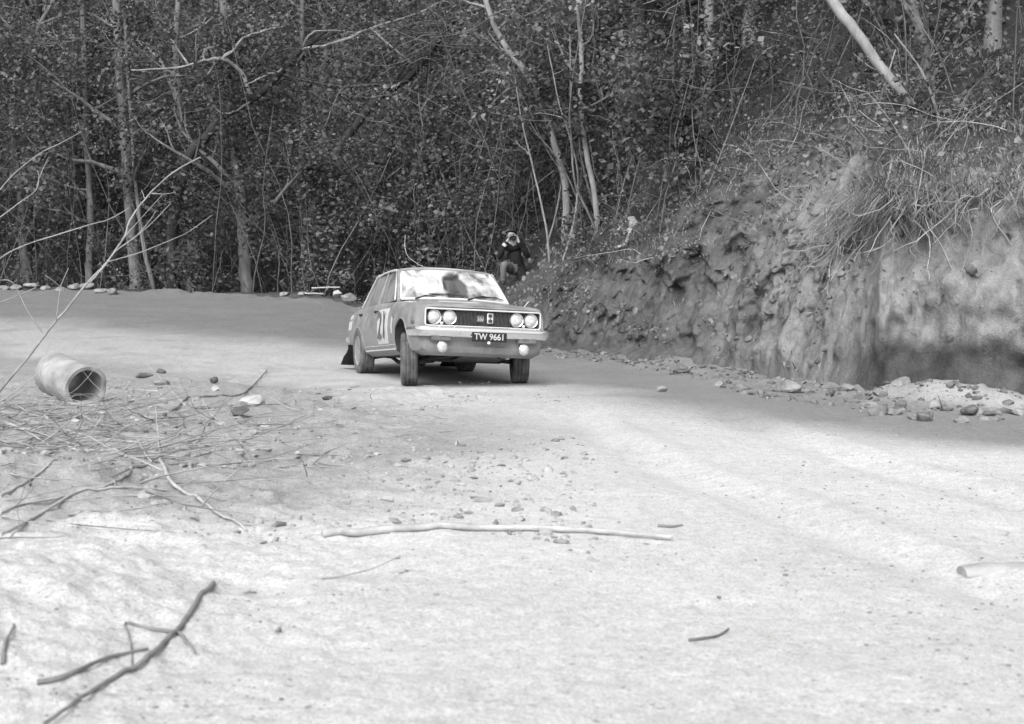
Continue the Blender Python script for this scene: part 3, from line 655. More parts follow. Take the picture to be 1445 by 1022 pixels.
# ------------------------------------------------------------------ stones, clods, sticks, pipe
def rock_mesh(size, seed, m_name='rock'):
    """an angular stone: hull of random points, edges worn by a bevel, faces pitted"""
    rr = random.Random(seed); bm = bmesh.new()
    for i in range(15):
        v = Vector((rr.gauss(0, 1), rr.gauss(0, 1), rr.gauss(0, 1))).normalized() * rr.uniform(.85, 1.12); bm.verts.new(v)
    r = bmesh.ops.convex_hull(bm, input=bm.verts); bmesh.ops.delete(bm, geom=[v for v in bm.verts if not v.link_faces], context='VERTS')
    bmesh.ops.bevel(bm, geom=list(bm.edges), offset=.10, segments=2, affect='EDGES', profile=.5)
    bmesh.ops.triangulate(bm, faces=bm.faces); bmesh.ops.subdivide_edges(bm, edges=[e for e in bm.edges if e.calc_length() > .3], cuts=2, use_grid_fill=True)
    V = np.array([list(v.co) for v in bm.verts]); d = 1 + .07 * fbm(V[:, 0] * 3 + seed, V[:, 1] * 3, V[:, 2] * 3, 3, seed)
    for v, k in zip(bm.verts, d): v.co = Vector((v.co.x * k * size[0] / 2, v.co.y * k * size[1] / 2, v.co.z * k * size[2] / 2))
    return bm
def rock(px, py, wpx, hpx, m, label, seed, depth=1.0, group=None, name='rock', cat='rock'):
    h = hit(px, py + hpx * .35); k = h.y / F_PX; sz = (wpx * k, wpx * k * depth, max(hpx * k * 1.25, .03))
    o = obj(name, rock_mesh(sz, seed), m, None, 28); yy = h.y + sz[1] * .3; zz = drop(h.x, yy)
    if name == 'earth_lump':         # the bank overhangs here: rest on the ground in front of it
        yy = h.y - .04; g_ = BV_G.ray_cast(Vector((h.x, yy, 5)), Vector((0, 0, -1))); zz = g_[0].z
    o.location = (h.x, yy, zz + sz[2] * .22); o.rotation_euler = (0, 0, seed * 1.7)
    tag(o, label, cat, group); return o
rock(354, 566, 44, 20, M_ROCK_PALE, 'bright white stone beside the dark curved branch', 3)
rock(338, 582, 30, 14, M_ROCK_DARK, 'dark stone lying against the bright white stone', 5)
rock(301, 537, 14, 12, M_ROCK_DARK, 'small dark round stone beyond the dark curved branch', 6)
rock(303, 549, 14, 9, M_ROCK_PALE, 'small pale stone touching the small dark round stone', 16)
rock(227, 524, 16, 9, M_ROCK_DARK, 'small flat dark stone near the mouth of the concrete pipe', 7)
rock(200, 531, 28, 8, M_ROCK_DARK, 'long flat dark stone right beside the concrete pipe mouth', 8)
rock(226, 541, 26, 10, M_ROCK, 'grey stone in the loose soil past the pipe mouth', 18)
rock(462, 562, 18, 9, M_ROCK_DARK, 'lone dark stone on the track in front of the rear wheel', 9)
rock(390, 888, 16, 13, M_ROCK, 'small rounded stone alone on the pale foreground dust', 10)
rock(934, 549, 18, 12, M_ROCK, 'rounded stone on the verge at the foot of the vegetated slope', 11)
rock(964, 524, 30, 9, M_ROCK_DARK, 'flat dark slab of stone on the verge below the slope', 12)
rock(1046, 547, 22, 12, M_ROCK, 'mid-grey stone between the flat slab and the big stone on the verge', 13)
rock(1047, 527, 14, 6, M_ROCK_DARK, 'small dark stone close under the bank foot', 14)
rock(1116, 547, 34, 22, M_ROCK, 'biggest pale-topped stone on the verge at the bank foot', 15)
rock(1075, 560, 9, 6, M_ROCK, 'pebble on the verge next to the biggest stone', 17)
rock(1195, 548, 26, 12, M_ROCK, 'stone half sunk where the cut bank begins', 19)
G_HEAP = 'earth lumps heaped under the cut bank'
random.seed(4)
for i in range(16):
    rock(1228 + i * 15 + random.uniform(-6, 6), 574 + random.uniform(-6, 12) + (i % 3) * 4, random.uniform(16, 34), random.uniform(9, 20), M_CLOD_D if i % 2 else M_ROCK, 'crumbly lump of earth fallen under the cut bank', 30 + i, group=G_HEAP, name='earth_lump', cat='earth lump')
G_EDGES = 'stones lining the far edge of the track'
for i, (x, y, w_, h_) in enumerate([(20, 402, 22, 8), (42, 400, 26, 9), (64, 402, 18, 8), (84, 403, 18, 7), (104, 401, 20, 9), (122, 400, 24, 13), (140, 406, 20, 8), (158, 408, 22, 9), (4, 401, 16, 7), (400, 412, 20, 6), (425, 411, 14, 6)]):
    o = rock(x, y + 5, w_, h_, M_ROCK, 'pale stone in the row edging the far side of the track', 60 + i, group=G_EDGES)
rock(463, 408, 11, 9, M_ROCK_PALE, 'white stone lying on top of the planks at the track edge', 80)
rock(476, 416, 15, 12, M_ROCK_PALE, 'upright pale stone next to the planks at the track edge', 81)
rock(494, 420, 30, 13, M_ROCK, 'low broad stone between the planks and the car', 82)
def plank(p0, p1, wdt, thk, label, m=M_DEADWOOD, lift=0.0):
    a, b_ = Vector(p0), Vector(p1); L = (b_ - a).length; bm = bmesh.new(); n = 9
    vs = []
    for i in range(n):
        j = random.uniform(-.004, .004); ring = []
        for sy, sz in ((-1, -1), (1, -1), (1, 1), (-1, 1)): ring.append(bm.verts.new((L * i / (n - 1), sy * wdt / 2 + j, sz * thk / 2 + j)))
        vs.append(ring)
    for i in range(n - 1):
        for k in range(4): bm.faces.new((vs[i][k], vs[i][(k + 1) % 4], vs[i + 1][(k + 1) % 4], vs[i + 1][k]))
    bm.faces.new(vs[0]); bm.faces.new(vs[-1]); bevel(bm, min(wdt, thk) * .12, 1)
    o = obj('plank', bm, m, None, 40); o.location = a + Vector((0, 0, lift)); o.rotation_euler = (b_ - a).to_track_quat('X', 'Z').to_euler(); tag(o, label, 'plank'); return o
def gpt(x, y, up=0.0): h = hit(x, y); return Vector((h.x, h.y, h.z + up))
p0 = gpt(430, 417, .05); p1 = p0 + Vector((.42, .1, -.01)); plank(p0, p1, .12, .035, 'short pale plank, lower of the two at the far track edge')
p0 = gpt(440, 415, .14); p1 = p0 + Vector((.66, .0, .02)); plank(p0, p1, .10, .03, 'longer pale plank, upper of the two at the far track edge')
p0 = gpt(1357, 813, .012); bm = bmesh.new()
tube(bm, [Vector((.93 * i / 9, .004 * math.sin(i * 1.7), .004 * math.sin(i * 2.3))) for i in range(10)], [.036, .050, .055, .056, .054, .055, .053, .054, .05, .04], 14); bmesh.ops.scale(bm, vec=(1, 1.5, .75), verts=bm.verts)
o = obj('weathered_log', bm, mat('dusty_log', .28, .42, 10, .9, .5, 40), None, 60); o.location = p0; o.rotation_euler = (0, 0, .05); tag(o, 'low weathered log half buried in the pale dust of the track', 'log')

stick('fallen_stick', [(455, 759), (540, 753), (640, 748), (740, 750), (850, 755), (948, 764)], .020, M_DEADWOOD, 'long straight pale stick lying across the foreground dust')
stick('fallen_stick', [(928, 744), (945, 745), (963, 743)], .008, M_DARKSTICK, 'tiny dark stick just past the end of the long pale stick')
stick('fallen_stick', [(972, 906), (1000, 902), (1018, 897), (1028, 889)], .006, M_TWIG, 'small curled twig lying in the bright foreground dust')
stick('forked_branch', [(301, 826), (279, 850), (249, 894), (209, 929), (184, 949), (149, 967), (105, 994), (62, 1026)], .0105, M_DARKSTICK, 'dark forked fallen branch in the near corner of the dust',
      twigs=[([(52, 967), (100, 954), (149, 932), (209, 919)], .009), ([(244, 894), (209, 889), (177, 881), (184, 909), (187, 947)], .006), ([(249, 894), (262, 908), (276, 925)], .008)])
stick('fallen_stick', [(4, 940), (8, 910), (20, 884)], .008, M_DARKSTICK, 'short dark stick by itself beside the forked branch')
stick('fallen_branch', [(227, 595), (254, 573), (282, 562), (333, 560), (350, 551), (362, 540), (376, 524)], .015, M_DARKSTICK, 'dark curved branch lying by the bright white stone')
stick('fallen_branch', [(0, 757), (47, 733), (98, 702), (137, 694), (168, 690), (235, 694)], .010, M_DEADWOOD, 'long grey branch at the bottom of the brushwood', twigs=[([(211, 657), (180, 672), (157, 685), (140, 694)], .010), ([(0, 725), (39, 712), (98, 702)], .012)])
stick('fallen_branch', [(223, 643), (235, 672), (254, 693), (294, 717), (348, 752)], .013, M_DEADWOOD, 'pale bent twig reaching out of the brushwood over the dust', twigs=[([(235, 672), (225, 655), (211, 650), (192, 619)], .007)])
stick('fallen_branch', [(0, 641), (78, 637), (120, 637), (168, 639)], .012, M_DEADWOOD, 'straight pale stick lying level in the brushwood')
stick('fallen_branch', [(301, 588), (284, 616), (266, 647)], .008, M_DRYTWIG, 'thin pale twig on the loose soil below the white stone')
stick('fallen_branch', [(0, 702), (40, 680), (80, 650)], .009, M_DEADWOOD, 'stout pale stick slanting through the brushwood')
# bare dead branches reaching up at the left
Yb = 10.5
stick('dead_sapling', [(-30, 600), (0, 552), (39, 505), (78, 454), (92, 439), (122, 401), (150, 371), (175, 335), (183, 312), (204, 282), (229, 256), (254, 237), (283, 222)], .0105, M_DRYTWIG, 'tall bare dead sapling with several thin forks leaning over the concrete pipe', 'dead sapling', None, Yb,
      twigs=[([(127, 399), (150, 372), (163, 355), (193, 333), (214, 315), (241, 287)], .0065), ([(193, 333), (211, 312), (220, 298)], .004), ([(175, 335), (193, 315), (229, 275)], .004), ([(150, 370), (183, 361), (204, 354), (255, 333), (275, 321), (299, 304)], .0052),
             ([(204, 280), (200, 268)], .004), ([(214, 273), (230, 274), (247, 272)], .004), ([(79, 453), (85, 410), (87, 400), (97, 378)], .005), ([(64, 389), (84, 404), (100, 428)], .004)], dy=.03)
for k, (pp, tw, lab) in enumerate([([(-60, 420), (0, 365), (38, 345), (76, 333), (127, 317), (153, 310), (183, 293)], [], 'single curved bare twig arching beside the dead sapling'),
        ([(-60, 350), (0, 307), (25, 288), (50, 269), (55, 249), (52, 240)], [([(52, 262), (60, 240), (69, 221)], .0035)], 'kinked bare twig ending in a small fork above the dead sapling'),
        ([(-60, 350), (0, 268), (25, 241), (56, 217), (84, 203), (115, 186)], [], 'highest bare twig arching above the kinked one'), ([(-40, 440), (0, 427), (25, 417), (51, 406)], [], 'low short bare twig crossing the foot of the dead sapling'),
        ([(60, 470), (38, 437), (18, 399), (-5, 396)], [], 'thin drooping bare twig next to the foot of the dead sapling')]):
    x, y = pp[0]; Yk = 9.8 + .25 * k; b = at(x, y, Yk); g = drop(b.x, b.y); o = Vector((b.x - .25, b.y, g - .03))
    d = o - Vector((0, 0, CAM_H)); 
    cx = d.x / (d.y * math.cos(TILT) - d.z * math.sin(TILT)); cy = (d.y * math.sin(TILT) + d.z * math.cos(TILT)) / (d.y * math.cos(TILT) - d.z * math.sin(TILT))
    stick('dead_twig', [(CX + cx * F_PX, CY - cy * F_PX)] + pp if k < 4 else pp, .0055, M_DRYTWIG, lab, 'twig', 'bare twigs round the dead sapling', Yk, tw)
# loose twig litter of the brushwood
n = 620; bx_ = RNG.normal(-3.3, .85, n); by_ = RNG.normal(9.4, 1.7, n); bz_ = np.array([drop(a, b) for a, b in zip(bx_, by_)])
b = np.stack([bx_, by_, bz_ + .01], 1); upv = RNG.normal(size=b.shape) * [1, 1.2, .16] + [.1, 0, .07]
pa = wander(b, upv, .2 + .9 * RNG.random(n), 7, .12); pa[:, :, 2] = np.maximum(pa[:, :, 2], bz_[:, None] + .004); v1 = tri_tubes(pa, .0025 + .005 * RNG.random(n))
n = 260; bx_ = RNG.uniform(-5.5, -.5, n); by_ = RNG.uniform(4.5, 17, n); bz_ = np.array([drop(a, b) for a, b in zip(bx_, by_)]); b = np.stack([bx_, by_, bz_ + .004], 1)
pa = wander(b, RNG.normal(size=b.shape) * [1, 1, .02], .06 + .3 * RNG.random(n), 6, .08); v2 = tri_tubes(pa, .002 + .004 * RNG.random(n))
V, Q = join([v1, v2]); tag(link_mesh('brushwood', np_mesh('brushwood', V, Q), M_DRYTWIG, None, 0), 'dry brushwood and broken twigs strewn over the loose soil', 'brushwood', kind='stuff')
# crumbs of soil and pebbles, too many to count
def clods(X, Y, size):
    bm = bmesh.new(); bmesh.ops.create_icosphere(bm, subdivisions=1, radius=1); bv = np.array([list(v.co) for v in bm.verts]); bf = np.array([[v.index for v in f.verts] for f in bm.faces]); bm.free()
    n = len(X); Z = np.array([drop(a, b) for a, b in zip(X, Y)]); k = bv[None] * (1 + .28 * RNG.normal(size=(n, len(bv), 1))) * (size[:, None, None] * np.stack([.7 + .6 * RNG.random(n), .7 + .6 * RNG.random(n), .45 + .35 * RNG.random(n)], 1)[:, None, :])
    V = k + np.stack([X, Y, Z + size * .12], 1)[:, None, :]; return V.reshape(-1, 3), (bf[None] + (np.arange(n) * len(bv))[:, None, None]).reshape(-1, 3)
n = 5600; Y_ = 3.8 + 13 * RNG.random(n) ** 1.2; X_ = -.36 * Y_ + RNG.random(n) ** 1.4 * .42 * Y_; k_ = fbm(X_ * .9, Y_ * .9, 0, 3, 201) > -.05; X_, Y_ = X_[k_], Y_[k_]
V, Q = clods(X_, Y_, .006 + .03 * RNG.random(len(X_)) ** 4)
n = 500; Y2 = 5 + 9 * RNG.random(n); X2 = (RNG.random(n) - .3) * .6 * Y2; V, Q = join([(V, Q), clods(X2, Y2, .004 + .010 * RNG.random(n) ** 3)])
n = 4200; Y3 = 3.6 + 5.5 * RNG.random(n) ** 1.3; X3 = (RNG.random(n) - .5) * .80 * Y3; k_ = fbm(X3 * 1.4, Y3 * 1.4, 0, 3, 231) > .0; X3, Y3 = X3[k_], Y3[k_]; V, Q = join([(V, Q), clods(X3, Y3, .002 + .007 * RNG.random(len(X3)) ** 3)])
tag(link_mesh('soil_crumbs', np_mesh('soil_crumbs', V, Q), M_CLOD, None, 60), 'loose crumbs of soil and pebbles scattered over the dust', 'soil crumbs', kind='stuff')
n = 2600; t = 8 + 22 * RNG.random(n); s_ = -RNG.random(n) ** 2 * 1.5; P = FP[(t / .05).astype(int)] + FD[(t / .05).astype(int)] * (s_ - .16)[:, None]
V, Q = clods(P[:, 0], P[:, 1], (.008 + .05 * RNG.random(n) ** 4))
def clods_on(Pt, size):
    bm = bmesh.new(); bmesh.ops.create_icosphere(bm, subdivisions=1, radius=1); bv = np.array([list(v.co) for v in bm.verts]); bf = np.array([[v.index for v in f.verts] for f in bm.faces]); bm.free()
    n = len(Pt); k = bv[None] * (1 + .3 * RNG.normal(size=(n, len(bv), 1))) * (size[:, None, None] * (.5 + .8 * RNG.random((n, 1, 3))))
    return (k + Pt[:, None, :]).reshape(-1, 3), (bf[None] + (np.arange(n) * len(bv))[:, None, None]).reshape(-1, 3)
n = 5200; t = 14 + 20 * RNG.random(n); s_ = .05 + 3.4 * RNG.random(n); k_ = (fbm(t * 1.2, s_ * 1.6, 0, 3, 211) > -.1) & ~((t < 18) & (RNG.random(n) < .35)) & ~((t < 18.8) & (s_ < .45)); t, s_ = t[k_], s_[k_]
V, Q = join([(V, Q), clods_on(hill(t, s_), .010 + .055 * RNG.random(len(t)) ** 3)])
tag(link_mesh('bank_crumbs', np_mesh('bank_crumbs', V, Q), M_CLOD_D, None, 60), 'crumbled earth lying along the foot of the bank', 'crumbled earth', kind='stuff')

# concrete pipe
bm = bmesh.new(); Lp, ro, ri = .75, .215, .172
prof = [(ri, 0), (ro - .01, 0), (ro, .012), (ro, .05), (ro - .004, .30), (ro, .5), (ro, Lp - .012), (ro - .012, Lp), (ri + .012, Lp), (ri, Lp - .012), (ri, .4)]
lathe(bm, prof, 48, 'Y', closed=True)
for v in bm.verts:
    v.co += v.co.normalized() * .004 * float(fbm(v.co.x * 9, v.co.y * 9, v.co.z * 9, 2, 3))
    if v.co.y < .06: v.co.y += .03 * max(0, float(fbm(v.co.x * 7, 1, v.co.z * 7, 2, 8)))
o = obj('concrete_pipe', bm, M_CONCRETE, None, 45); p_ = at(122, 549, 13.6); o.location = (p_.x, p_.y, drop(p_.x, p_.y) + .165); o.rotation_euler = (math.radians(8), 0, math.radians(41)); PIPE = o
tag(o, 'short length of round concrete culvert pipe lying on the loose soil', 'pipe')

# ------------------------------------------------------------------ the rally car
PITCH, ROLL, LIFT = -0.058, 0.049, 0.008
_c = Vector((0, 1.2, .4))
BODY = Matrix.Translation(_c + Vector((0, 0, LIFT))) @ Matrix.Rotation(PITCH, 4, 'X') @ Matrix.Rotation(ROLL, 4, 'Y') @ Matrix.Translation(-_c)
CAR = empty('rally_car', (CARX, CARY, 0), CARYAW)
tag(CAR, 'dusty four-door rally saloon with race number cornering on the track', 'car')

def dusty_paint(name, base, dust, rough=.35, amt=(.42, .62)):
    m = bpy.data.materials.new(name); m.use_nodes = True; N = m.node_tree.nodes; L = m.node_tree.links; b = N['Principled BSDF']
    tc = N.new('ShaderNodeTexCoord'); n = N.new('ShaderNodeTexNoise'); n.inputs['Scale'].default_value = 5; n.inputs['Detail'].default_value = 9; n.inputs['Roughness'].default_value = .7; L.new(tc.outputs['Object'], n.inputs['Vector'])
    r = N.new('ShaderNodeMapRange'); r.inputs[1].default_value = amt[0]; r.inputs[2].default_value = amt[1]; L.new(n.outputs['Fac'], r.inputs[0])
    c = N.new('ShaderNodeMapRange'); c.inputs[3].default_value = base; c.inputs[4].default_value = dust; L.new(r.outputs[0], c.inputs[0]); L.new(c.outputs[0], b.inputs['Base Color'])
    q = N.new('ShaderNodeMapRange'); q.inputs[3].default_value = rough; q.inputs[4].default_value = .75; L.new(r.outputs[0], q.inputs[0]); L.new(q.outputs[0], b.inputs['Roughness'])
    b.inputs['Specular IOR Level'].default_value = .45
    return m
M_PAINT = dusty_paint('dusty_paint', .215, .30)
M_CHROME = dusty_paint('dusty_chrome', .80, .55, .12, (.55, .85)); M_CHROME.node_tree.nodes['Principled BSDF'].inputs['Metallic'].default_value = .85
M_TRIM = dusty_paint('bright_trim', .7, .6, .3)
M_BLACK = mat('black_rubber', .02, .05, 20, .8)
M_UNDER = mat('underside', .025, .06, 8, .85, .3, 20)
M_TYRE = mat('dusty_tyre', .07, .17, 9, .95, .4, 60)
M_RIM = mat('steel_rim', .25, .42, 9, .5, metallic=.4)
M_GRILLE = mat('grille_black', .03, .07, 30, .5)
M_WHITE = mat('white_panel', .48, .6, 8, .6)
M_STICKER = mat('faded_sticker', .5, .62, 12, .6)
M_DARKPRINT = mat('dark_print', .10, .17, 20, .7)
M_PLATE = mat('black_plate', .015, .03, 20, .4)
M_GREYBOX = mat('grey_housing', .10, .16, 10, .6)
M_LENS = mat('lamp_lens', .42, .6, 30, .12, .3, 90, spec=.6)
M_AMBER = mat('lamp_amber', .12, .18, 30, .25)
M_SEAT = mat('seat_vinyl', .02, .05, 8, .6)

YS = [-.76, -.72, -.64, -.5, -.3, 0, .5, 1.0, 1.6, 2.2, 2.6, 3.0, 3.3, 3.45, 3.52]
def yi(vals, y): return float(np.interp(y, YS, vals))
Wf = [.905, .94, .965, .98, .99, 1, 1, 1, 1, 1, 1, .99, .965, .94, .90]
ZB = [.34, .27, .235, .235, .25, .26, .25, .25, .25, .25, .26, .30, .36, .41, .46]
ZSH = [.765, .79, .80, .812, .828, .85, .88, .895, .905, .905, .90, .885, .862, .84, .79]
ZC = [.775, .805, .822, .838, .86, .885, .925, .935, .935, .935, .93, .915, .885, .86, .80]
BW = [(.0, None), (.64, None), (.735, None), (.772, .42), (.788, .58), (.780, .72), (.748, .82), (.715, None), (.66, None), (.36, None), (0, None)]
def prof(y):
    W, zb, zs, zc = yi(Wf, y), yi(ZB, y), yi(ZSH, y), yi(ZC, y); z3 = zb + .17 * (zs - zb) / .62; H = zs - zb
    z = [zb, zb, zb + .05, zb + .28 * H, zb + .52 * H, zb + .74 * H, zb + .92 * H, zs, zs + .012, zs + .012 + (zc - zs - .012) * .75, zc]
    return [(a[0] * W, zz) for a, zz in zip(BW, z)]
def side_w(y, z):
    p = prof(y)[1:8]; return float(np.interp(z, [q[1] for q in p], [q[0] for q in p]))
def top_z(x, y):
    p = prof(y)[7:][::-1]; return float(np.interp(abs(x), [q[0] for q in p], [q[1] for q in p]))
def bobj(name, bm, m, parent=CAR, smooth=40):
    bm.transform(BODY); return obj(name, bm, m, parent, smooth)

# body shell
bm = bmesh.new(); ylist = sorted(set(YS + list(np.linspace(-.7, 3.4, 46).round(3)))); rings = []
for y in ylist:
    h_ = prof(y); bow = lambda x: 0.0
    right = [(-w_, z) for w_, z in h_]; left = [(w_, z) for w_, z in h_[1:-1]][::-1]
    rings.append([bm.verts.new((x, y - (0.035 * (1 - (x / .72) ** 2) if y < -.6 else 0) + (0.03 * (1 - (x / .75) ** 2) if y > 3.3 else 0), z)) for x, z in right + left])
for a, b_ in zip(rings[:-1], rings[1:]):
    n = len(a)
    for k in range(n): bm.faces.new((a[k], a[(k + 1) % n], b_[(k + 1) % n], b_[k]))
bm.faces.new(rings[0]); bm.faces.new(rings[-1])
shell = bobj('body', bm, M_PAINT, CAR, 35)
def cutter(bm):
    bm.transform(BODY); o = obj('cutter', bm, M_UNDER, CAR, 0); md = shell.modifiers.new('cut', 'BOOLEAN'); md.operation = 'DIFFERENCE'; md.object = o; md.solver = 'EXACT'; return o
cuts = []
for sx in (-1, 1):
    for cy, cz, r in ((0, .30, .362), (2.51, .285, .345)):
        bm = bmesh.new(); lathe(bm, [(r, .43), (r, 1.0)], 40, 'X', (0, cy, cz))
        if sx < 0: bmesh.ops.scale(bm, vec=(-1, 1, 1), verts=bm.verts)
        for v in bm.verts:                     # opening runs straight down below the axle
            if v.co.z < cz - .02: v.co.z = cz - .02 - (cz - v.co.z) * 1.3
        cuts.append(cutter(bm))
bm = bmesh.new(); box(bm, (0, -.78, .658), (1.34, .22, .185)); bevel(bm, .02, 2); cuts.append(cutter(bm))
bm = bmesh.new(); box(bm, (0, 1.62, .80), (1.30, 2.0, .92)); cuts.append(cutter(bm))
me = evaluated(shell); shell.modifiers.clear(); shell.data = me; smooth_mesh(me, 35)
me.materials.clear(); me.materials.append(M_PAINT); me.materials.append(M_UNDER)
Bi = BODY.inverted()
for p in me.polygons:
    c = Bi @ p.center; inside_cab = abs(c.x) < .655 and .60 < c.y < 2.64 and c.z < .93
    well = (abs(c.x) < .70 and (math.hypot(c.y, c.z - .30) < .375 or math.hypot(c.y - 2.51, c.z - .285) < .36)) or abs(p.normal.y) + abs(p.normal.z) > 1.02 and False
    if inside_cab or well or c.y > -.45 and c.z < prof(c.y)[0][1] + .02 and abs(c.x) < .66: p.material_index = 1
for o in cuts: m_ = o.data; bpy.data.objects.remove(o); bpy.data.meshes.remove(m_)

def patch(fn, us, vs, skip=None, skirt=Vector((0, 0, -.012))):
    """thin panel: outer grid and a turned-in rim"""
    bm = bmesh.new(); G = [[bm.verts.new(fn(u, v)) for v in vs] for u in us]
    for i in range(len(us) - 1):
        for j in range(len(vs) - 1):
            if skip and skip((us[i] + us[i + 1]) / 2, (vs[j] + vs[j + 1]) / 2): continue
            bm.faces.new((G[i][j], G[i + 1][j], G[i + 1][j + 1], G[i][j + 1]))
    bmesh.ops.delete(bm, geom=[v for v in bm.verts if not v.link_faces], context='VERTS')
    e = [q for q in bm.edges if len(q.link_faces) == 1]; r = bmesh.ops.extrude_edge_only(bm, edges=e)
    bmesh.ops.translate(bm, vec=skirt, verts=[v for v in r['geom'] if isinstance(v, bmesh.types.BMVert)])
    return bm
lin = lambda a, b_, n: list(np.linspace(a, b_, n))
bobj('bonnet', patch(lambda x, y: (x, y - (0.035 * (1 - (x / .72) ** 2) if y < -.6 else 0), top_z(x, y) + .006 + .010 * (abs(x) < .22)), lin(-.60, .60, 25), lin(-.735, .40, 22)), M_PAINT)
bobj('boot_lid', patch(lambda x, y: (x, y, top_z(x, y) + .005), lin(-.58, .58, 17), lin(2.98, 3.44, 10)), M_PAINT)
for sx in (-1, 1):
    for y0, y1 in ((.53, 1.545), (1.565, 2.50)):
        arch = lambda y, z: math.hypot(y - 2.51, z - .285) < .385
        d = bobj('door', patch(lambda y, z: (sx * (side_w(y, z) + .005), y, z), lin(y0, y1, 34), lin(.345, .868, 24), arch, Vector((-sx * .012, 0, 0))), M_PAINT)
        hy = y1 - .13 if y0 < 1 else y1 - .12
        bm = bmesh.new(); hx = sx * (side_w(hy, .80) + .022); tube(bm, [(hx - sx * .02, hy - .07, .80), (hx, hy - .06, .80), (hx + sx * .004, hy, .802), (hx, hy + .06, .80), (hx - sx * .02, hy + .07, .80)], [.008, .010, .011, .011, .009], 8)
        box(bm, (hx, hy + .04, .80), (.016, .03, .03)); bobj('handle', bm, M_BLACK, d)
    # race number on the front door
    def on_side(y, z): return (sx * (side_w(y, z) + .010), y, z)
    np_ = bobj('number_panel', patch(on_side, lin(.66, 1.24, 14), lin(.385, .815, 12), None, Vector((-sx * .004, 0, 0))), M_WHITE)
    for ch, yc in (('2', 1.08), ('1', .83)) if sx < 0 else (('2', .83), ('1', 1.07)):
        w_ = side_w(yc, .60) + .0155
        Mx = Matrix.Translation((sx * w_, yc, .60)) @ (Matrix.Rotation(math.radians(-90), 4, 'Z') if sx < 0 else Matrix.Rotation(math.radians(90), 4, 'Z')) @ Matrix.Rotation(math.radians(90), 4, 'X') @ Matrix.Scale(1.0, 4, (1, 0, 0))
        text_mesh(ch, .47, M_DARKPRINT, 'digit', np_, BODY @ Mx, .001)
    bobj('sticker', patch(lambda y, z: (sx * (side_w(y, z) + .008), y, z), lin(2.98, 3.28, 6), lin(.62, .74, 5), None, Vector((-sx * .004, 0, 0))), M_STICKER)
    bobj('sticker', patch(lambda y, z: (sx * (side_w(y, z) + .007), y, z), lin(.42, .47, 4), lin(.50, .70, 6), None, Vector((-sx * .004, 0, 0))), M_STICKER)
    bobj('sticker', patch(lambda y, z: (sx * (side_w(y, z) + .006), y, z), lin(3.0, 3.30, 6), lin(.77, .83, 4), None, Vector((-sx * .004, 0, 0))), M_STICKER)
    bm = bmesh.new(); tube(bm, [(sx * (side_w(y, .315) + .006), y, .315) for y in lin(.40, 2.10, 14)], .007, 6); bobj('sill_trim', bm, M_TRIM)
    bm = bmesh.new(); tube(bm, [(sx * (side_w(y, .36) + .006), y, .37) for y in lin(.40, 2.06, 14)], .004, 6); bobj('sill_trim', bm, M_TRIM)
    bm = bmesh.new(); box(bm, (sx * (side_w(.36, .70) + .005), .36, .70), (.014, .05, .035)); bevel(bm, .004, 1); bobj('side_repeater', bm, M_GREYBOX)
    bm = bmesh.new(); box(bm, (sx * (side_w(-.55, .60) + .004), -.55, .60), (.014, .13, .035)); bevel(bm, .004, 1); bobj('marker_lamp', bm, M_GREYBOX)
    # bright lip round the wheel openings
    for cy, cz, r in ((0, .30, .368), (2.51, .285, .351)):
        bm = bmesh.new(); tube(bm, [(sx * (side_w(cy + r * math.cos(a), cz + r * math.sin(a)) - .002), cy + r * math.cos(a), cz + r * math.sin(a)) for a in lin(.03, math.pi - .03, 26)], .010, 6); bobj('arch_lip', bm, M_PAINT)
bobj('bonnet_patch', patch(lambda x, y: (x, y - .035 * (1 - (x / .72) ** 2), top_z(x, y) + .0185), lin(-.47, -.02, 10), lin(-.62, -.50, 4), None, Vector((0, 0, -.004))), M_STICKER)  # pale band of dust across the bonnet front
bobj('bonnet_patch', patch(lambda x, y: (x, y, top_z(x, y) + .006), lin(-.70, -.62, 3), lin(-.10, .22, 6), None, Vector((0, 0, -.004))), M_STICKER)

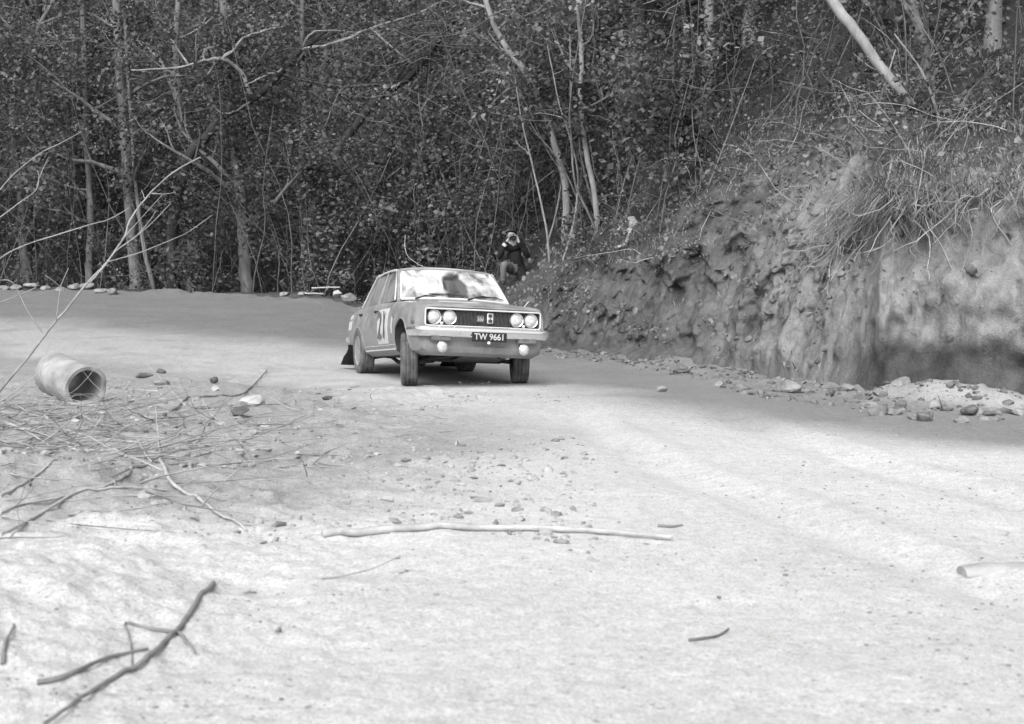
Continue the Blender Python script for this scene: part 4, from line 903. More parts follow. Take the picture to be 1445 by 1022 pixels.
# greenhouse
WSB = lambda u: (.668 * u, .50 - .11 * (1 - u * u), .915 + .022 * (1 - u * u))          # windscreen foot
WST = lambda u: (.565 * u, 1.02 - .06 * (1 - u * u), 1.305 + .030 * (1 - u * u))        # windscreen head
def glass_mat(name, dust, cov, reflection_gap=None):
    m = bpy.data.materials.new(name); m.use_nodes = True; N = m.node_tree.nodes; L = m.node_tree.links; N.remove(N['Principled BSDF'])
    tr = N.new('ShaderNodeBsdfTransparent'); tr.inputs[0].default_value = (.6, .6, .6, 1); gl = N.new('ShaderNodeBsdfGlossy'); gl.inputs['Roughness'].default_value = .05
    fr = N.new('ShaderNodeFresnel'); fr.inputs[0].default_value = 1.5; a = N.new('ShaderNodeMixShader'); L.new(fr.outputs[0], a.inputs[0]); L.new(tr.outputs[0], a.inputs[1]); L.new(gl.outputs[0], a.inputs[2])
    df = N.new('ShaderNodeBsdfDiffuse'); df.inputs[0].default_value = (dust, dust, dust, 1)
    tc = N.new('ShaderNodeTexCoord'); mp = N.new('ShaderNodeMapping'); mp.inputs['Scale'].default_value = (3.2, 2.0, 1.2); L.new(tc.outputs['Object'], mp.inputs[0])
    n = N.new('ShaderNodeTexNoise'); n.inputs['Scale'].default_value = 1.7; n.inputs['Detail'].default_value = 5; n.inputs['Distortion'].default_value = .5; L.new(mp.outputs[0], n.inputs['Vector'])
    r = N.new('ShaderNodeMapRange'); r.inputs[1].default_value = .36; r.inputs[2].default_value = .56; r.inputs[3].default_value = cov[0]; r.inputs[4].default_value = cov[1]; L.new(n.outputs['Fac'], r.inputs[0])
    fac = r.outputs[0]
    if reflection_gap:                # coverage thinned in a patch: dark gap of the reflection painted in
        mp2 = N.new('ShaderNodeMapping'); mp2.vector_type = 'TEXTURE'; mp2.inputs['Location'].default_value = reflection_gap[0]; mp2.inputs['Scale'].default_value = reflection_gap[1]; L.new(tc.outputs['Object'], mp2.inputs[0])
        ln = N.new('ShaderNodeVectorMath'); ln.operation = 'LENGTH'; L.new(mp2.outputs[0], ln.inputs[0])
        ad = N.new('ShaderNodeMath'); ad.operation = 'MULTIPLY_ADD'; ad.inputs[1].default_value = .9; L.new(n.outputs['Fac'], ad.inputs[0]); L.new(ln.outputs['Value'], ad.inputs[2])
        k = N.new('ShaderNodeMapRange'); k.inputs[1].default_value = 1.25; k.inputs[2].default_value = 1.5; k.inputs[3].default_value = .18; k.inputs[4].default_value = 1; L.new(ad.outputs[0], k.inputs[0])
        mu = N.new('ShaderNodeMath'); mu.operation = 'MULTIPLY'; L.new(fac, mu.inputs[0]); L.new(k.outputs[0], mu.inputs[1]); fac = mu.outputs[0]
    b = N.new('ShaderNodeMixShader'); L.new(fac, b.inputs[0]); L.new(a.outputs[0], b.inputs[1]); L.new(df.outputs[0], b.inputs[2]); L.new(b.outputs[0], N['Material Output'].inputs[0])
    return m
M_SCREEN = glass_mat('dusty_reflection_windscreen', .66, (.22, .88), ((.06, .68, 1.10), (.16, .8, .25))); M_SIDEGLASS = glass_mat('dusty_side_glass', .30, (.35, .75))  # screen dust film, with bright reflection and streaks painted into its coverage
def ws(u, v):
    a, b_ = Vector(WSB(u)), Vector(WST(u)); n = Vector((0, -.6, .75)); return a.lerp(b_, v) + n * .022 * math.sin(math.pi * v) * (1 - .3 * u * u)
scr = bobj('windscreen', patch(ws, lin(-1, 1, 25), lin(0, 1, 13), None, Vector((0, .006, -.004))), M_SCREEN)
bm = bmesh.new(); loop = [ws(u, 0) for u in lin(-1, 1, 20)] + [ws(1, v) for v in lin(0, 1, 10)[1:]] + [ws(u, 1) for u in lin(1, -1, 20)[1:]] + [ws(-1, v) for v in lin(1, 0, 10)[1:]]
tube(bm, [p + Vector((0, -.004, .003)) for p in loop], .015, 6, False); bobj('windscreen_surround', bm, M_TRIM, scr)
box_st = patch(lambda u, v: ws(u, v) + Vector((0, -.006, .005)), lin(.66, .88, 6), lin(.80, .96, 4), None, Vector((0, .003, -.002))); bobj('windscreen_sticker', box_st, M_WHITE, scr)
YR0, YR1 = 1.0, 2.30
def roof(u, v):
    hw = float(np.interp(v, [0, .12, .5, 1], [.575, .60, .605, .575])); ze = float(np.interp(v, [0, .1, .6, 1], [1.318, 1.325, 1.325, 1.30])); zc = float(np.interp(v, [0, .08, .2, .4, .7, 1], [1.345, 1.366, 1.382, 1.39, 1.38, 1.34]))
    y = YR0 + (YR1 - YR0) * v; y += -.06 * (1 - u * u) * (1 - v) + .05 * (1 - u * u) * v
    return (hw * u, y, ze + (zc - ze) * (1 - abs(u) ** 2.6))
bobj('roof', patch(roof, lin(-1, 1, 29), lin(0, 1, 27), None, Vector((0, 0, -.022))), M_PAINT)
for sx in (-1, 1):
    def sd(y, h):                    # side glass plane
        return Vector((sx * (.712 + (.592 - .712) * h - .0 * y), y, .905 + (1.315 - .905) * h))
    def strip(a, b_, w_, name, m=M_PAINT, t=.05):
        bm = bmesh.new(); A, B = Vector(a), Vector(b_); d = (B - A).normalized(); s_ = Vector((0, 1, 0)) - d * d.y; s_.normalize(); n = d.cross(s_).normalized()
        q = []
        for P in (A, B):
            for e, f_ in ((-1, -1), (1, -1), (1, 1), (-1, 1)): q.append(bm.verts.new(P + s_ * e * w_ / 2 + n * f_ * t / 2))
        for f_ in ((0, 1, 2, 3), (7, 6, 5, 4), (0, 4, 5, 1), (1, 5, 6, 2), (2, 6, 7, 3), (3, 7, 4, 0)): bm.faces.new([q[i] for i in f_])
        bevel(bm, .008, 1); return bobj(name, bm, m)
    strip((sx * .682, .53, .885), (sx * .588, 1.01, 1.298), .06, 'windscreen_pillar')
    strip(sd(1.555, -.04), sd(1.535, 1.0), .055, 'door_pillar', M_PAINT, .03)
    bm = bmesh.new(); tube(bm, [sd(y, h_) + Vector((sx * .004, 0, 0)) for y, h_ in ((.62, .02), (1.06, .97), (1.5, 1.0), (2.15, .985), (2.26, .93), (2.60, .02))], .010, 6); bobj('window_frame', bm, M_TRIM)
    bm = bmesh.new(); tube(bm, [Vector(roof(sx, v)) + Vector((sx * .008, 0, -.012)) for v in lin(0, 1, 14)], .011, 6); bobj('drip_rail', bm, M_TRIM)
    # solid rear pillar
    a = [sd(2.58, 0), sd(3.0, -.05) - Vector((sx * .05, 0, 0)), sd(2.36, .97) - Vector((sx * .02, 0, 0)), sd(2.14, 1.0)]
    bm = bmesh.new(); f1 = [bm.verts.new(p) for p in a]; f2 = [bm.verts.new(p - Vector((sx * .06, 0, .01))) for p in a]
    bm.faces.new(f1); bm.faces.new(f2[::-1])
    for k in range(4): bm.faces.new((f1[k], f1[(k + 1) % 4], f2[(k + 1) % 4], f2[k]))
    bevel(bm, .012, 2); bobj('rear_pillar', bm, M_PAINT)
    for nm, q in (('front_side_window', ((.64, 0), (1.06, .955), (1.515, .985), (1.53, 0))), ('rear_side_window', ((1.58, 0), (1.565, .985), (2.15, .97), (2.25, .90), (2.58, 0)))):
        bm = bmesh.new(); f1 = [bm.verts.new(sd(*p) - Vector((sx * .012, 0, 0))) for p in q]; f2 = [bm.verts.new(v.co - Vector((sx * .005, 0, 0))) for v in f1]; n = len(q); bm.faces.new(f1); bm.faces.new(f2[::-1])
        for k in range(n): bm.faces.new((f1[k], f1[(k + 1) % n], f2[(k + 1) % n], f2[k]))
        bobj(nm, bm, M_SIDEGLASS, CAR, 0)
bobj('rear_window', patch(lambda u, v: Vector((.62 * u, 2.97, .925)).lerp(Vector((.56 * u, 2.34, 1.305)), v) + Vector((0, .05 * (1 - u * u), 0)), lin(-1, 1, 13), lin(0, 1, 6), None, Vector((0, -.005, -.004))), M_SIDEGLASS)
bm = bmesh.new(); box(bm, (0, .66, .86), (1.26, .20, .12)); bevel(bm, .03, 2); bobj('dashboard', bm, M_SEAT)
bm = bmesh.new(); box(bm, (0, 2.45, .62), (1.2, .16, .5)); bevel(bm, .04, 2); bobj('rear_seat', bm, M_SEAT)
for sx in (-1, 1):
    bm = bmesh.new(); box(bm, (sx * .33, 1.38, .50), (.46, .48, .14)); bevel(bm, .04, 2); box_b = bmesh.new(); box(box_b, (sx * .33, 1.68, .78), (.46, .10, .56), None); bevel(box_b, .035, 2)
    s_ = bobj('seat', bm, M_SEAT); bobj('backrest', box_b, M_SEAT, s_)
bm = bmesh.new(); R1 = Matrix.Translation((-.33, .86, .88)) @ Matrix.Rotation(math.radians(62), 4, 'X')
tube(bm, [R1 @ Vector((.185 * math.cos(a), .185 * math.sin(a), 0)) for a in lin(0, 2 * math.pi, 28)], .013, 8, False); tube(bm, [R1 @ Vector((-.18, 0, 0)), R1 @ Vector((.18, 0, 0))], .010, 6); bobj('steering_wheel', bm, M_BLACK)

# front: grille, lamps, bumper, plate
bm = bmesh.new(); box(bm, (0, -.70, .658), (1.30, .02, .175))
g = bobj('grille', bm, M_GRILLE)
bm = bmesh.new()
for x in np.arange(-.315, .32, .016): box(bm, (float(x), -.722 - .03 * (1 - (x / .7) ** 2), .658), (.005, .02, .168))
for z in (.60, .658, .716): box(bm, (0, -.735, z), (.66, .012, .006))
bobj('grille_bars', bm, mat('grille_bar', .06, .12, 30, .5), g); 
bm = bmesh.new()
def front_y(x): return -.763 - .035 * (1 - (x / .72) ** 2)
lp = [(x, front_y(x) - .002, .752) for x in lin(-.655, .655, 16)] + [(.672, front_y(.67), .735), (.672, front_y(.67), .582)] + [(x, front_y(x) - .002, .563) for x in lin(.655, -.655, 16)] + [(-.672, front_y(.67), .582), (-.672, front_y(.67), .735)]
tube(bm, lp + [lp[0]], .009, 6, False); bobj('grille_surround', bm, M_TRIM, g)
for x in (-.565, -.393, .393, .565):
    y0 = -.735 - .025 * (1 - (x / .72) ** 2)
    bm = bmesh.new(); lathe(bm, [(.083, .03), (.083, 0), (.079, -.010), (.071, -.006), (.069, .02)], 32, 'Y', (x, y0, .66)); hl = bobj('headlight', bm, M_CHROME)
    bm = bmesh.new(); lathe(bm, [(.070, .005), (.068, -.004), (.055, -.014), (.03, -.021), (0, -.023)], 32, 'Y', (x, y0, .66)); bobj('lens', bm, M_LENS, hl)
    bm = bmesh.new(); lathe(bm, [(.024, 0), (.020, -.008), (0, -.011)], 16, 'Y', (x + .004, y0 - .017, .650)); bobj('bulb_shield', bm, M_STICKER, hl)
for x in (-.479, .479):
    bm = bmesh.new(); lathe(bm, [(.018, .02), (.018, -.004), (.010, -.012), (0, -.014)], 16, 'Y', (x, -.752, .592)); bobj('pilot_lamp', bm, M_TRIM)
    bm = bmesh.new(); tube(bm, [(x, -.72, .66), (x, -.735, .66)], .03, 6); bobj('lamp_bezel', bm, M_GRILLE)
# badges on the grille
bm = bmesh.new(); box(bm, (.075, -.775, .665), (.070, .012, .115)); bevel(bm, .004, 1); bd = bobj('grille_badge', bm, M_TRIM)
for z in (.695, .635):
    bm = bmesh.new(); box(bm, (.075, -.782, z), (.046, .006, .036)); bobj('badge_inlay', bm, M_GRILLE, bd)
bm = bmesh.new(); tube(bm, [(.075 + .008 * math.cos(a), -.786, .665 + .008 * math.sin(a)) for a in lin(0, 6.2832, 10)], .003, 5, False); bobj('badge_ring', bm, M_GREYBOX, bd)
bm = bmesh.new(); box(bm, (-.04, -.772, .655), (.085, .008, .075)); bevel(bm, .003, 1); b2 = bobj('grille_badge', bm, M_GREYBOX)
for k in range(3):
    bm = bmesh.new(); tube(bm, [(-.068 + .026 * k, -.778, .630), (-.060 + .026 * k, -.778, .675), (-.050 + .026 * k, -.778, .640)], .0035, 5); bobj('badge_stroke', bm, M_STICKER, b2)
# bumper
def bumper_path(x):
    a = abs(x); y = -.845 - .03 * (1 - (a / .7) ** 2) if a <= .7 else -.845 + (a - .7) * 1.0
    return y
bx = [-.775, -.77, -.758, -.735, -.70] + lin(-.62, .62, 15) + [.70, .73, .75, .758, .76]; byy = [-.42, -.60, -.74, -.82] + [bumper_path(x) for x in [-.70] + lin(-.62, .62, 15) + [.70]] + [-.82, -.74, -.60, -.42]
sec = [(0, .555), (-.022, .548), (-.034, .525), (-.030, .495), (-.018, .47), (-.004, .445), (.012, .44), (.012, .555)]
bm = bmesh.new(); rings = []
for i, (x, y) in enumerate(zip(bx, byy)):
    j0, j1 = max(i - 1, 0), min(i + 1, len(bx) - 1); tx, ty = bx[j1] - bx[j0], byy[j1] - byy[j0]; l = math.hypot(tx, ty); nx_, ny_ = ty / l, -tx / l      # outward
    rings.append([bm.verts.new((x - nx_ * q * 1.0 if False else x + nx_ * (-q), y + ny_ * (-q), z)) for q, z in sec])
for a, b_ in zip(rings[:-1], rings[1:]):
    n = len(a)
    for k in range(n): bm.faces.new((a[k], a[(k + 1) % n], b_[(k + 1) % n], b_[k]))
bm.faces.new(rings[0]); bm.faces.new(rings[-1]); bobj('bumper', bm, M_CHROME, CAR, 50)
bm = bmesh.new()
for x in (-.45, .45): box(bm, (x, -.79, .50), (.06, .10, .05))
bobj('bumper_bracket', bm, M_UNDER)
bm = bmesh.new(); box(bm, (.035, -.905, .450), (.405, .010, .105)); bevel(bm, .004, 1); pl = bobj('number_plate', bm, M_PLATE)
text_mesh('TW 9661', .098, M_WHITE, 'plate_text', pl, BODY @ (Matrix.Translation((.035, -.912, .450)) @ Matrix.Rotation(math.radians(90), 4, 'X') @ Matrix.Scale(.92, 4, (1, 0, 0))), .001)
bm = bmesh.new(); box(bm, (.03, -.90, .388), (.03, .02, .03)); bobj('plate_bracket', bm, M_TRIM, pl)
for x in (-.50, .50):
    bm = bmesh.new(); box(bm, (x, -.815, .425), (.235, .07, .075)); bevel(bm, .012, 2); il = bobj('indicator_lamp', bm, M_GREYBOX)
    bm = bmesh.new(); box(bm, (x, -.853, .425), (.205, .008, .052)); bevel(bm, .003, 1); bobj('indicator_lens', bm, M_AMBER, il)
    xf = x * .98 if x < 0 else x * .92
    bm = bmesh.new(); lathe(bm, [(.0, .07), (.035, .06), (.058, .02), (.062, 0), (.056, -.006), (.053, .004)], 24, 'Y', (xf, -.86, .325)); fl = bobj('fog_lamp', bm, M_CHROME)
    bm = bmesh.new(); lathe(bm, [(.054, .0), (.05, -.008), (.03, -.017), (0, -.020)], 24, 'Y', (xf, -.86, .325)); bobj('lens', bm, M_LENS, fl)
    bm = bmesh.new(); box(bm, (xf, -.82, .375), (.02, .03, .08)); box(bm, (xf, -.79, .40), (.03, .10, .02)); bobj('lamp_bracket', bm, M_UNDER, fl)
# underneath: guard, cross member, arms, exhaust
bm = bmesh.new(); box(bm, (.10, -.36, .185), (.52, .55, .018), Matrix.Translation((0, 0, 0)) @ Matrix.Rotation(math.radians(-6), 4, 'X')); bobj('sump_guard', bm, M_GREYBOX)
bm = bmesh.new(); box(bm, (0, .02, .22), (.9, .14, .09)); bevel(bm, .02, 1); bobj('cross_member', bm, M_UNDER)
for sx in (-1, 1):
    bm = bmesh.new(); tube(bm, [(sx * .30, .05, .22), (sx * .58, .0, .20)], .025, 8); bobj('suspension_arm', bm, M_UNDER)
    bm = bmesh.new(); tube(bm, [(sx * .25, -.55, .24), (sx * .56, -.05, .19)], .014, 8); bobj('radius_rod', bm, M_UNDER)
bm = bmesh.new(); tube(bm, [(-.30, .3, .19), (-.28, 1.2, .18), (-.34, 2.0, .19), (-.36, 2.3, .26), (-.36, 2.8, .28), (-.40, 3.4, .26)], .025, 8); tube(bm, [(-.28, 1.0, .19), (-.28, 1.5, .19)], .07, 10); bobj('exhaust', bm, M_UNDER)
bm = bmesh.new(); tube(bm, [(-.55, 2.51, .31), (-.1, 2.51, .31), (-.09, 2.51, .31), (.09, 2.51, .31), (.1, 2.51, .31), (.55, 2.51, .31)], [.04, .04, .12, .12, .04, .04], 12); obj('rear_axle', bm, M_UNDER, CAR)
bm = bmesh.new(); box(bm, (0, 2.9, .36), (.8, .5, .16)); bevel(bm, .03, 1); bobj('fuel_tank', bm, M_UNDER)
bm = bmesh.new(); tube(bm, [(-.72, 3.50, .50), (-.69, 3.58, .50), (-.5, 3.60, .50), (.5, 3.60, .50), (.69, 3.58, .50), (.72, 3.50, .50)], .045, 8); bobj('rear_bumper', bm, M_PAINT)
for sx in (-1, 1):
    bm = bmesh.new(); box(bm, (sx * .60, 3.56, .68), (.22, .03, .12)); bevel(bm, .006, 1); bobj('tail_lamp', bm, M_AMBER)
    bm = bmesh.new(); vs = []
    for i in range(6):
        f_ = i / 5
        vs.append([bm.verts.new((sx * .70 + e * (.12 + .02 * f_) + .01 * math.sin(9 * f_ + e), 2.95 + .50 * f_ ** 1.5 + t_, .42 - .27 * f_)) for e, t_ in ((-1, 0), (1, 0), (1, .012), (-1, .012))])
    for a, b_ in zip(vs[:-1], vs[1:]):
        for k in range(4): bm.faces.new((a[k], a[(k + 1) % 4], b_[(k + 1) % 4], b_[k]))
    bm.faces.new(vs[0]); bm.faces.new(vs[-1]); bobj('mud_flap', bm, M_BLACK)
# wipers, aerial, wing mirror
for xa, xb in ((-.50, -.10), (.12, .52)):
    on = lambda x, v: ws(x / .655, v) + Vector((0, -.020, .016))
    bm = bmesh.new(); tube(bm, [on(xa, -.03), on(xa + .12, .06), on(xb, .12)], [.011, .009, .006], 6); wp = bobj('wiper', bm, M_BLACK)
    bm = bmesh.new(); tube(bm, [on(xb - .24, .11), on(xb, .10), on(min(xb + .20, .60), .06)], .006, 5); bobj('wiper_blade', bm, M_BLACK, wp)
bm = bmesh.new(); tube(bm, bend([(-.20, 1.20, 1.372), (-.30, 1.22, 1.41), (-.42, 1.26, 1.50), (-.46, 1.30, 1.62), (-.45, 1.34, 1.78)], 4, 0), .0022, 5); bobj('aerial', bm, M_TRIM)
for sx in (1,):
    bm = bmesh.new(); tube(bm, [(sx * .62, -.30, .84), (sx * .66, -.30, .89), (sx * .68, -.30, .91)], .005, 6); mr_ = bobj('wing_mirror', bm, M_TRIM)
    bm = bmesh.new(); lathe(bm, [(0, .03), (.035, .022), (.052, 0), (.050, -.004), (0, -.004)], 20, 'Y', (0, 0, 0)); bmesh.ops.scale(bm, vec=(1.0, .8, .7), verts=bm.verts); bmesh.ops.translate(bm, vec=(sx * .70, -.30, .935), verts=bm.verts); bobj('mirror_head', bm, M_GREYBOX, mr_)

# wheels
def wheel_meshes():
    out = []
    W_, R0 = .185, .312
    bm = bmesh.new(); pr = [(.185, -.070), (.20, -.085), (.245, -.096), (.280, -.093), (.300, -.084), (.309, -.074), (.312, -.060), (.312, -.046), (.304, -.044), (.304, -.038), (.313, -.036), (.313, -.012), (.305, -.010), (.305, -.004), (.313, -.002)]
    pr = pr + [(r, -a) for r, a in pr[::-1]] ; lathe(bm, pr, 56, 'X', closed=True)
    for v in bm.verts:                                   # blocks along the tread
        r = math.hypot(v.co.y, v.co.z); an = math.atan2(v.co.z, v.co.y)
        if r > .298 and (int((an + math.pi) / (2 * math.pi) * 56 + .5) % 2): v.co.y *= .985; v.co.z *= .985
        if v.co.z < -.300: v.co.z = -.300 - (abs(v.co.z) - .300) * .3
    out.append(bm)
    bm = bmesh.new(); lathe(bm, [(.188, -.075), (.195, -.085), (.190, -.088), (.178, -.078), (.165, -.05), (.15, -.035), (.12, -.03), (.09, -.045), (.06, -.052), (.055, -.035), (.0, -.035)], 40, 'X'); out.append(bm)
    bm = bmesh.new(); lathe(bm, [(.05, -.030), (.048, -.062), (.035, -.074), (0, -.078)], 24, 'X'); out.append(bm)
    bm = bmesh.new()
    for k in range(10):
        a = k * math.pi / 5; tube(bm, [(-.033, .135 * math.cos(a), .135 * math.sin(a)), (-.030, .135 * math.cos(a), .135 * math.sin(a))], .016, 8)
    out.append(bm); return out
def add_wheel(x, y, steer, z=.303):
    h = empty('wheel', (0, 0, 0)); h.parent = CAR; h.location = (x, y, z); flip = 0 if x < 0 else math.pi; h.rotation_euler = (random.uniform(0, .1), 0, steer + flip)
    for nm, bm, m in zip(('tyre', 'rim', 'hub_cap', 'vent_hole'), wheel_meshes(), (M_TYRE, M_RIM, M_CHROME, M_UNDER)): obj(nm, bm, m, h, 35)
for x, y, st in ((-.672, 0, -.20), (.672, 0, -.20), (-.70, 2.51, 0), (.70, 2.51, 0)): add_wheel(x, y, st)

# ------------------------------------------------------------------ people
M_SKIN = mat('skin', .30, .38, 8, .6); M_HAIR = mat('hair', .02, .04, 30, .7); M_COAT = mat('black_coat', .008, .022, 9, .9, .3, 14); M_TROUSER = mat('grey_trousers', .10, .16, 6, .9, .4, 12)
M_SHOE = mat('dark_shoe', .02, .04, 9, .6); M_CUFF = mat('pale_cuff', .6, .7, 9, .8); M_HELMET = mat('white_helmet', .65, .75, 9, .4); M_OVERALL = mat('dark_overall', .03, .06, 6, .9)
M_CAMERA = mat('camera_body', .012, .03, 20, .45)
def figure(name, J, E, mats, loc, rz, label, group=None):
    """one continuous skinned body; J joint -> (position, radius); E (joint, joint, material index)"""
    names = list(J); me = bpy.data.meshes.new('body'); me.from_pydata([J[k][0] for k in names], [(names.index(a), names.index(b)) for a, b, _ in E], [])
    o = bpy.data.objects.new('body', me); COL.objects.link(o); sk = o.modifiers.new('skin', 'SKIN'); sk.use_smooth_shade = True
    for i, k in enumerate(names):
        r = J[k][1]; me.skin_vertices[0].data[i].radius = r if isinstance(r, tuple) else (r, r); me.skin_vertices[0].data[i].use_root = (k == 'pelvis')
    sb = o.modifiers.new('sub', 'SUBSURF'); sb.levels = sb.render_levels = 2
    m2 = evaluated(o); bpy.data.objects.remove(o)
    m2.materials.clear()
    for m in mats: m2.materials.append(m)
    seg = [(Vector(J[a][0]), Vector(J[b][0]), k) for a, b, k in E]
    for p in m2.polygons:
        c = p.center; best = (9, 0)
        for a, b, k in seg:
            d = b - a; t = max(0, min(1, (c - a).dot(d) / max(d.length_squared, 1e-9))); q = (c - a - d * t).length
            if q < best[0]: best = (q, k)
        p.material_index = best[1]; p.use_smooth = True
    T = empty(name, loc, rz); b = bpy.data.objects.new('body', m2); COL.objects.link(b); b.parent = T; tag(T, label, 'person', group); return T
def head_parts(T, c, hair=True, helmet=False, face=(0, -1)):
    """eyes, nose, ears, mouth, hair round a head centred at c and facing -Y"""
    cx, cy, cz = c
    for s_ in (-1, 1):
        bm = bmesh.new(); bmesh.ops.create_uvsphere(bm, u_segments=10, v_segments=8, radius=.012); bmesh.ops.translate(bm, vec=(cx + s_ * .032, cy - .088, cz + .01), verts=bm.verts); obj('eye', bm, M_HAIR, T)
        bm = bmesh.new(); bmesh.ops.create_uvsphere(bm, u_segments=10, v_segments=8, radius=.03); bmesh.ops.scale(bm, vec=(.35, .7, 1.1), verts=bm.verts); bmesh.ops.translate(bm, vec=(cx + s_ * .082, cy + .01, cz), verts=bm.verts); obj('ear', bm, M_SKIN, T)
    bm = bmesh.new(); tube(bm, [(cx, cy - .088, cz + .012), (cx, cy - .112, cz - .022), (cx, cy - .090, cz - .032)], [.008, .014, .010], 8); obj('nose', bm, M_SKIN, T)
    bm = bmesh.new(); tube(bm, [(cx - .024, cy - .085, cz - .058), (cx, cy - .092, cz - .056), (cx + .024, cy - .085, cz - .058)], [.004, .006, .004], 6); obj('mouth', bm, M_TROUSER, T)
    if hair or helmet:
        bm = bmesh.new(); bmesh.ops.create_uvsphere(bm, u_segments=24, v_segments=16, radius=.108 if not helmet else .135)
        for v in bm.verts:
            if not helmet: v.co *= 1 + .06 * float(fbm(v.co.x * 30, v.co.y * 30, v.co.z * 30, 2, 4))
        lim = (lambda v: v.co.z < (-.01 if v.co.y > 0 else .045 + .0 * v.co.x)) if not helmet else (lambda v: v.co.z < (-.07 if v.co.y > -.05 else .035))
        bmesh.ops.delete(bm, geom=[v for v in bm.verts if lim(v)], context='VERTS'); bmesh.ops.scale(bm, vec=(.92, 1.05, 1.08), verts=bm.verts); bmesh.ops.translate(bm, vec=(cx, cy + .012, cz + .02), verts=bm.verts)
        obj('helmet' if helmet else 'hair', bm, M_HELMET if helmet else M_HAIR, T, 60)
def hand(J, E, pre, wrist, tip_dir, side, curl, mi):
    """palm, four fingers and a thumb growing from the wrist joint"""
    wv = Vector(wrist); d = Vector(tip_dir).normalized(); s_ = Vector(side).normalized(); c = Vector(curl).normalized()
    J[pre + 'palm'] = (wv + d * .055, (.034, .016)); E.append((pre + 'wrist', pre + 'palm', mi))
    for i, L in enumerate((.070, .080, .074, .058)):
        k = wv + d * .092 + s_ * (-.030 + .020 * i); J[f'{pre}f{i}a'] = (k, .0095); J[f'{pre}f{i}b'] = (k + d * L * .5 + c * L * .22, .0085); J[f'{pre}f{i}c'] = (k + d * L * .62 + c * L * .7, .0075)
        E += [(pre + 'palm', f'{pre}f{i}a', mi), (f'{pre}f{i}a', f'{pre}f{i}b', mi), (f'{pre}f{i}b', f'{pre}f{i}c', mi)]
    k = wv + d * .035 - s_ * .036 + c * .012; J[pre + 'ta'] = (k, .011); J[pre + 'tb'] = (k + d * .03 - s_ * .012 + c * .025, .0095); E += [(pre + 'palm', pre + 'ta', mi), (pre + 'ta', pre + 'tb', mi)]

# the photographer, crouching on one knee with a camera to the eye
hp = hit(724, 402)
J = {'pelvis': ((.07, .10, .34), .15), 'belly': ((.05, .06, .50), .15), 'chest': ((.01, .02, .68), (.17, .12)), 'collar': ((-.01, .0, .79), (.12, .08)), 'neck': ((-.02, -.01, .85), .05), 'chin': ((-.03, -.04, .915), .062), 'head': ((-.03, -.015, .985), (.078, .092)), 'crown': ((-.03, -.01, 1.045), (.06, .07)),
     'lshoulder': ((-.19, .0, .76), .075), 'lelbow': ((-.30, -.14, .53), .056), 'lwrist': ((-.145, -.20, .845), .034), 'rshoulder': ((.19, .0, .76), .078), 'relbow': ((.29, -.10, .55), .06), 'rwrist': ((.085, -.20, .835), .034),
     'lhip': ((-.03, .06, .32), .12), 'lknee': ((-.22, -.30, .42), .078), 'lankle': ((-.22, -.20, .07), .05), 'ltoe': ((-.23, -.36, .035), .038), 'rhip': ((.17, .08, .30), .12), 'rknee': ((.18, -.16, .09), .085), 'rankle': ((.17, .26, .07), .05), 'rtoe': ((.17, .38, .045), .038)}
E_ = [('pelvis', 'belly', 0), ('belly', 'chest', 0), ('chest', 'collar', 0), ('collar', 'neck', 1), ('neck', 'chin', 1), ('chin', 'head', 1), ('head', 'crown', 1), ('collar', 'lshoulder', 0), ('lshoulder', 'lelbow', 0), ('lelbow', 'lwrist', 0), ('collar', 'rshoulder', 0), ('rshoulder', 'relbow', 0), ('relbow', 'rwrist', 0),
      ('pelvis', 'lhip', 2), ('lhip', 'lknee', 2), ('lknee', 'lankle', 2), ('lankle', 'ltoe', 3), ('pelvis', 'rhip', 0), ('rhip', 'rknee', 0), ('rknee', 'rankle', 0), ('rankle', 'rtoe', 3)]
hand(J, E_, 'l', J['lwrist'][0], (.45, -.05, .75), (-.3, -.6, .2), (.9, -.1, .1), 1); hand(J, E_, 'r', J['rwrist'][0], (-.25, -.05, .9), (.3, -.6, .1), (-.9, -.1, .1), 1)
PH = figure('person', J, E_, [M_COAT, M_SKIN, M_TROUSER, M_SHOE], (hp.x, hp.y, hp.z - .02), .12, 'person in a black coat crouching on the slope with a camera held to the eye')
PH.scale = (1.05, 1.05, 1.05)
head_parts(PH, (-.03, -.015, .975))
bm = bmesh.new(); tube(bm, [(-.20, -.185, .765), (-.17, -.193, .805)], .045, 12); obj('cuff', bm, M_CUFF, PH); bm = bmesh.new(); tube(bm, [(.14, -.175, .765), (.115, -.19, .80)], .044, 12); obj('cuff', bm, M_COAT, PH)
CM = empty('photo_camera', PH.matrix_basis @ Vector((-.03, -.185, .925)), .12); CM.scale = PH.scale; tag(CM, 'black stills camera held to the face of the crouching person', 'camera')
bm = bmesh.new(); box(bm, (0, 0, 0), (.14, .045, .085)); box(bm, (0, 0, .05), (.05, .04, .025)); bevel(bm, .006, 1); obj('camera_body', bm, M_CAMERA, CM)
bm = bmesh.new(); lathe(bm, [(.034, -.02), (.036, -.06), (.034, -.10), (.028, -.10), (.026, -.085), (0, -.08)], 24, 'Y'); obj('lens', bm, M_CAMERA, CM)

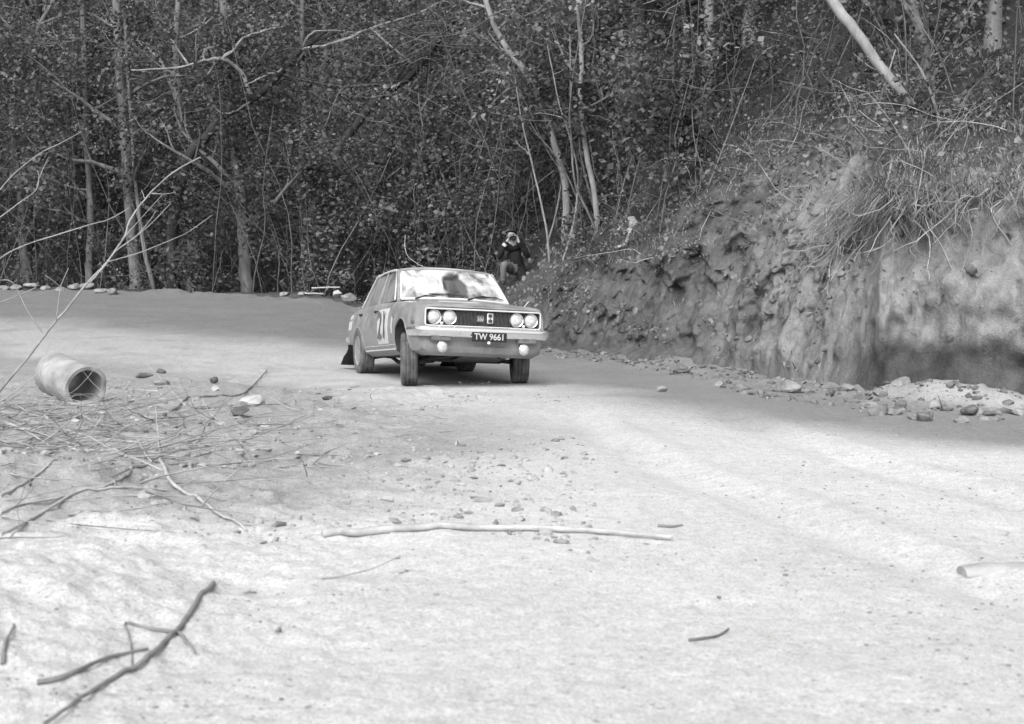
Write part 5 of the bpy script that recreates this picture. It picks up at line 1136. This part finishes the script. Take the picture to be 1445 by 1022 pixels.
# the crew behind the windscreen, sitting in the two front seats
def crew(x, lean, helmet, label, hands):
    J = {'pelvis': ((x, 1.50, .66), .12), 'belly': ((x + lean * .3, 1.50, .80), .12), 'chest': ((x + lean * .7, 1.49, .95), (.15, .10)), 'collar': ((x + lean, 1.47, 1.03), (.10, .07)), 'neck': ((x + lean, 1.46, 1.08), .048), 'chin': ((x + lean * 1.1, 1.43, 1.125), .055), 'head': ((x + lean * 1.1, 1.45, 1.19), (.07, .082)),
         'lshoulder': ((x - .18 + lean, 1.47, 1.0), .068), 'lelbow': ((x - .22, 1.24, .80), .05), 'lwrist': ((x - .14, 1.02, hands), .03), 'rshoulder': ((x + .18 + lean, 1.47, 1.0), .068), 'relbow': ((x + .22, 1.24, .80), .05), 'rwrist': ((x + .14, 1.02, hands), .03),
         'lhip': ((x - .09, 1.46, .66), .095), 'lknee': ((x - .12, 1.06, .70), .065), 'lankle': ((x - .12, .86, .46), .045), 'rhip': ((x + .09, 1.46, .66), .095), 'rknee': ((x + .12, 1.06, .70), .065), 'rankle': ((x + .12, .86, .46), .045)}
    E = [('pelvis', 'belly', 0), ('belly', 'chest', 0), ('chest', 'collar', 0), ('collar', 'neck', 1), ('neck', 'chin', 1), ('chin', 'head', 1), ('collar', 'lshoulder', 0), ('lshoulder', 'lelbow', 0), ('lelbow', 'lwrist', 0), ('collar', 'rshoulder', 0), ('rshoulder', 'relbow', 0), ('relbow', 'rwrist', 0), ('pelvis', 'lhip', 0), ('lhip', 'lknee', 0), ('lknee', 'lankle', 0), ('pelvis', 'rhip', 0), ('rhip', 'rknee', 0), ('rknee', 'rankle', 0)]
    hand(J, E, 'l', J['lwrist'][0], (.3, -.8, .4), (-.6, 0, .6), (.3, -.2, -.8), 1); hand(J, E, 'r', J['rwrist'][0], (-.3, -.8, .4), (.6, 0, .6), (-.3, -.2, -.8), 1)
    B4 = {k: (BODY @ Vector(v[0]), v[1]) for k, v in J.items()}
    T = figure('person', B4, E, [M_OVERALL, M_SKIN], (CARX, CARY, 0), CARYAW, label)
    head_parts(T, tuple(BODY @ Vector((x + lean * 1.1, 1.45, 1.175))), True, helmet); return T
crew(-.33, .0, True, 'person in a white helmet at the steering wheel of the car', .90)
crew(.30, -.04, False, 'bare-headed person in dark clothes on the passenger seat of the car', .82)

for o in bpy.data.objects:
    if o.type == 'MESH' and not o.data.materials: o.data.materials.append(M_UNDER)
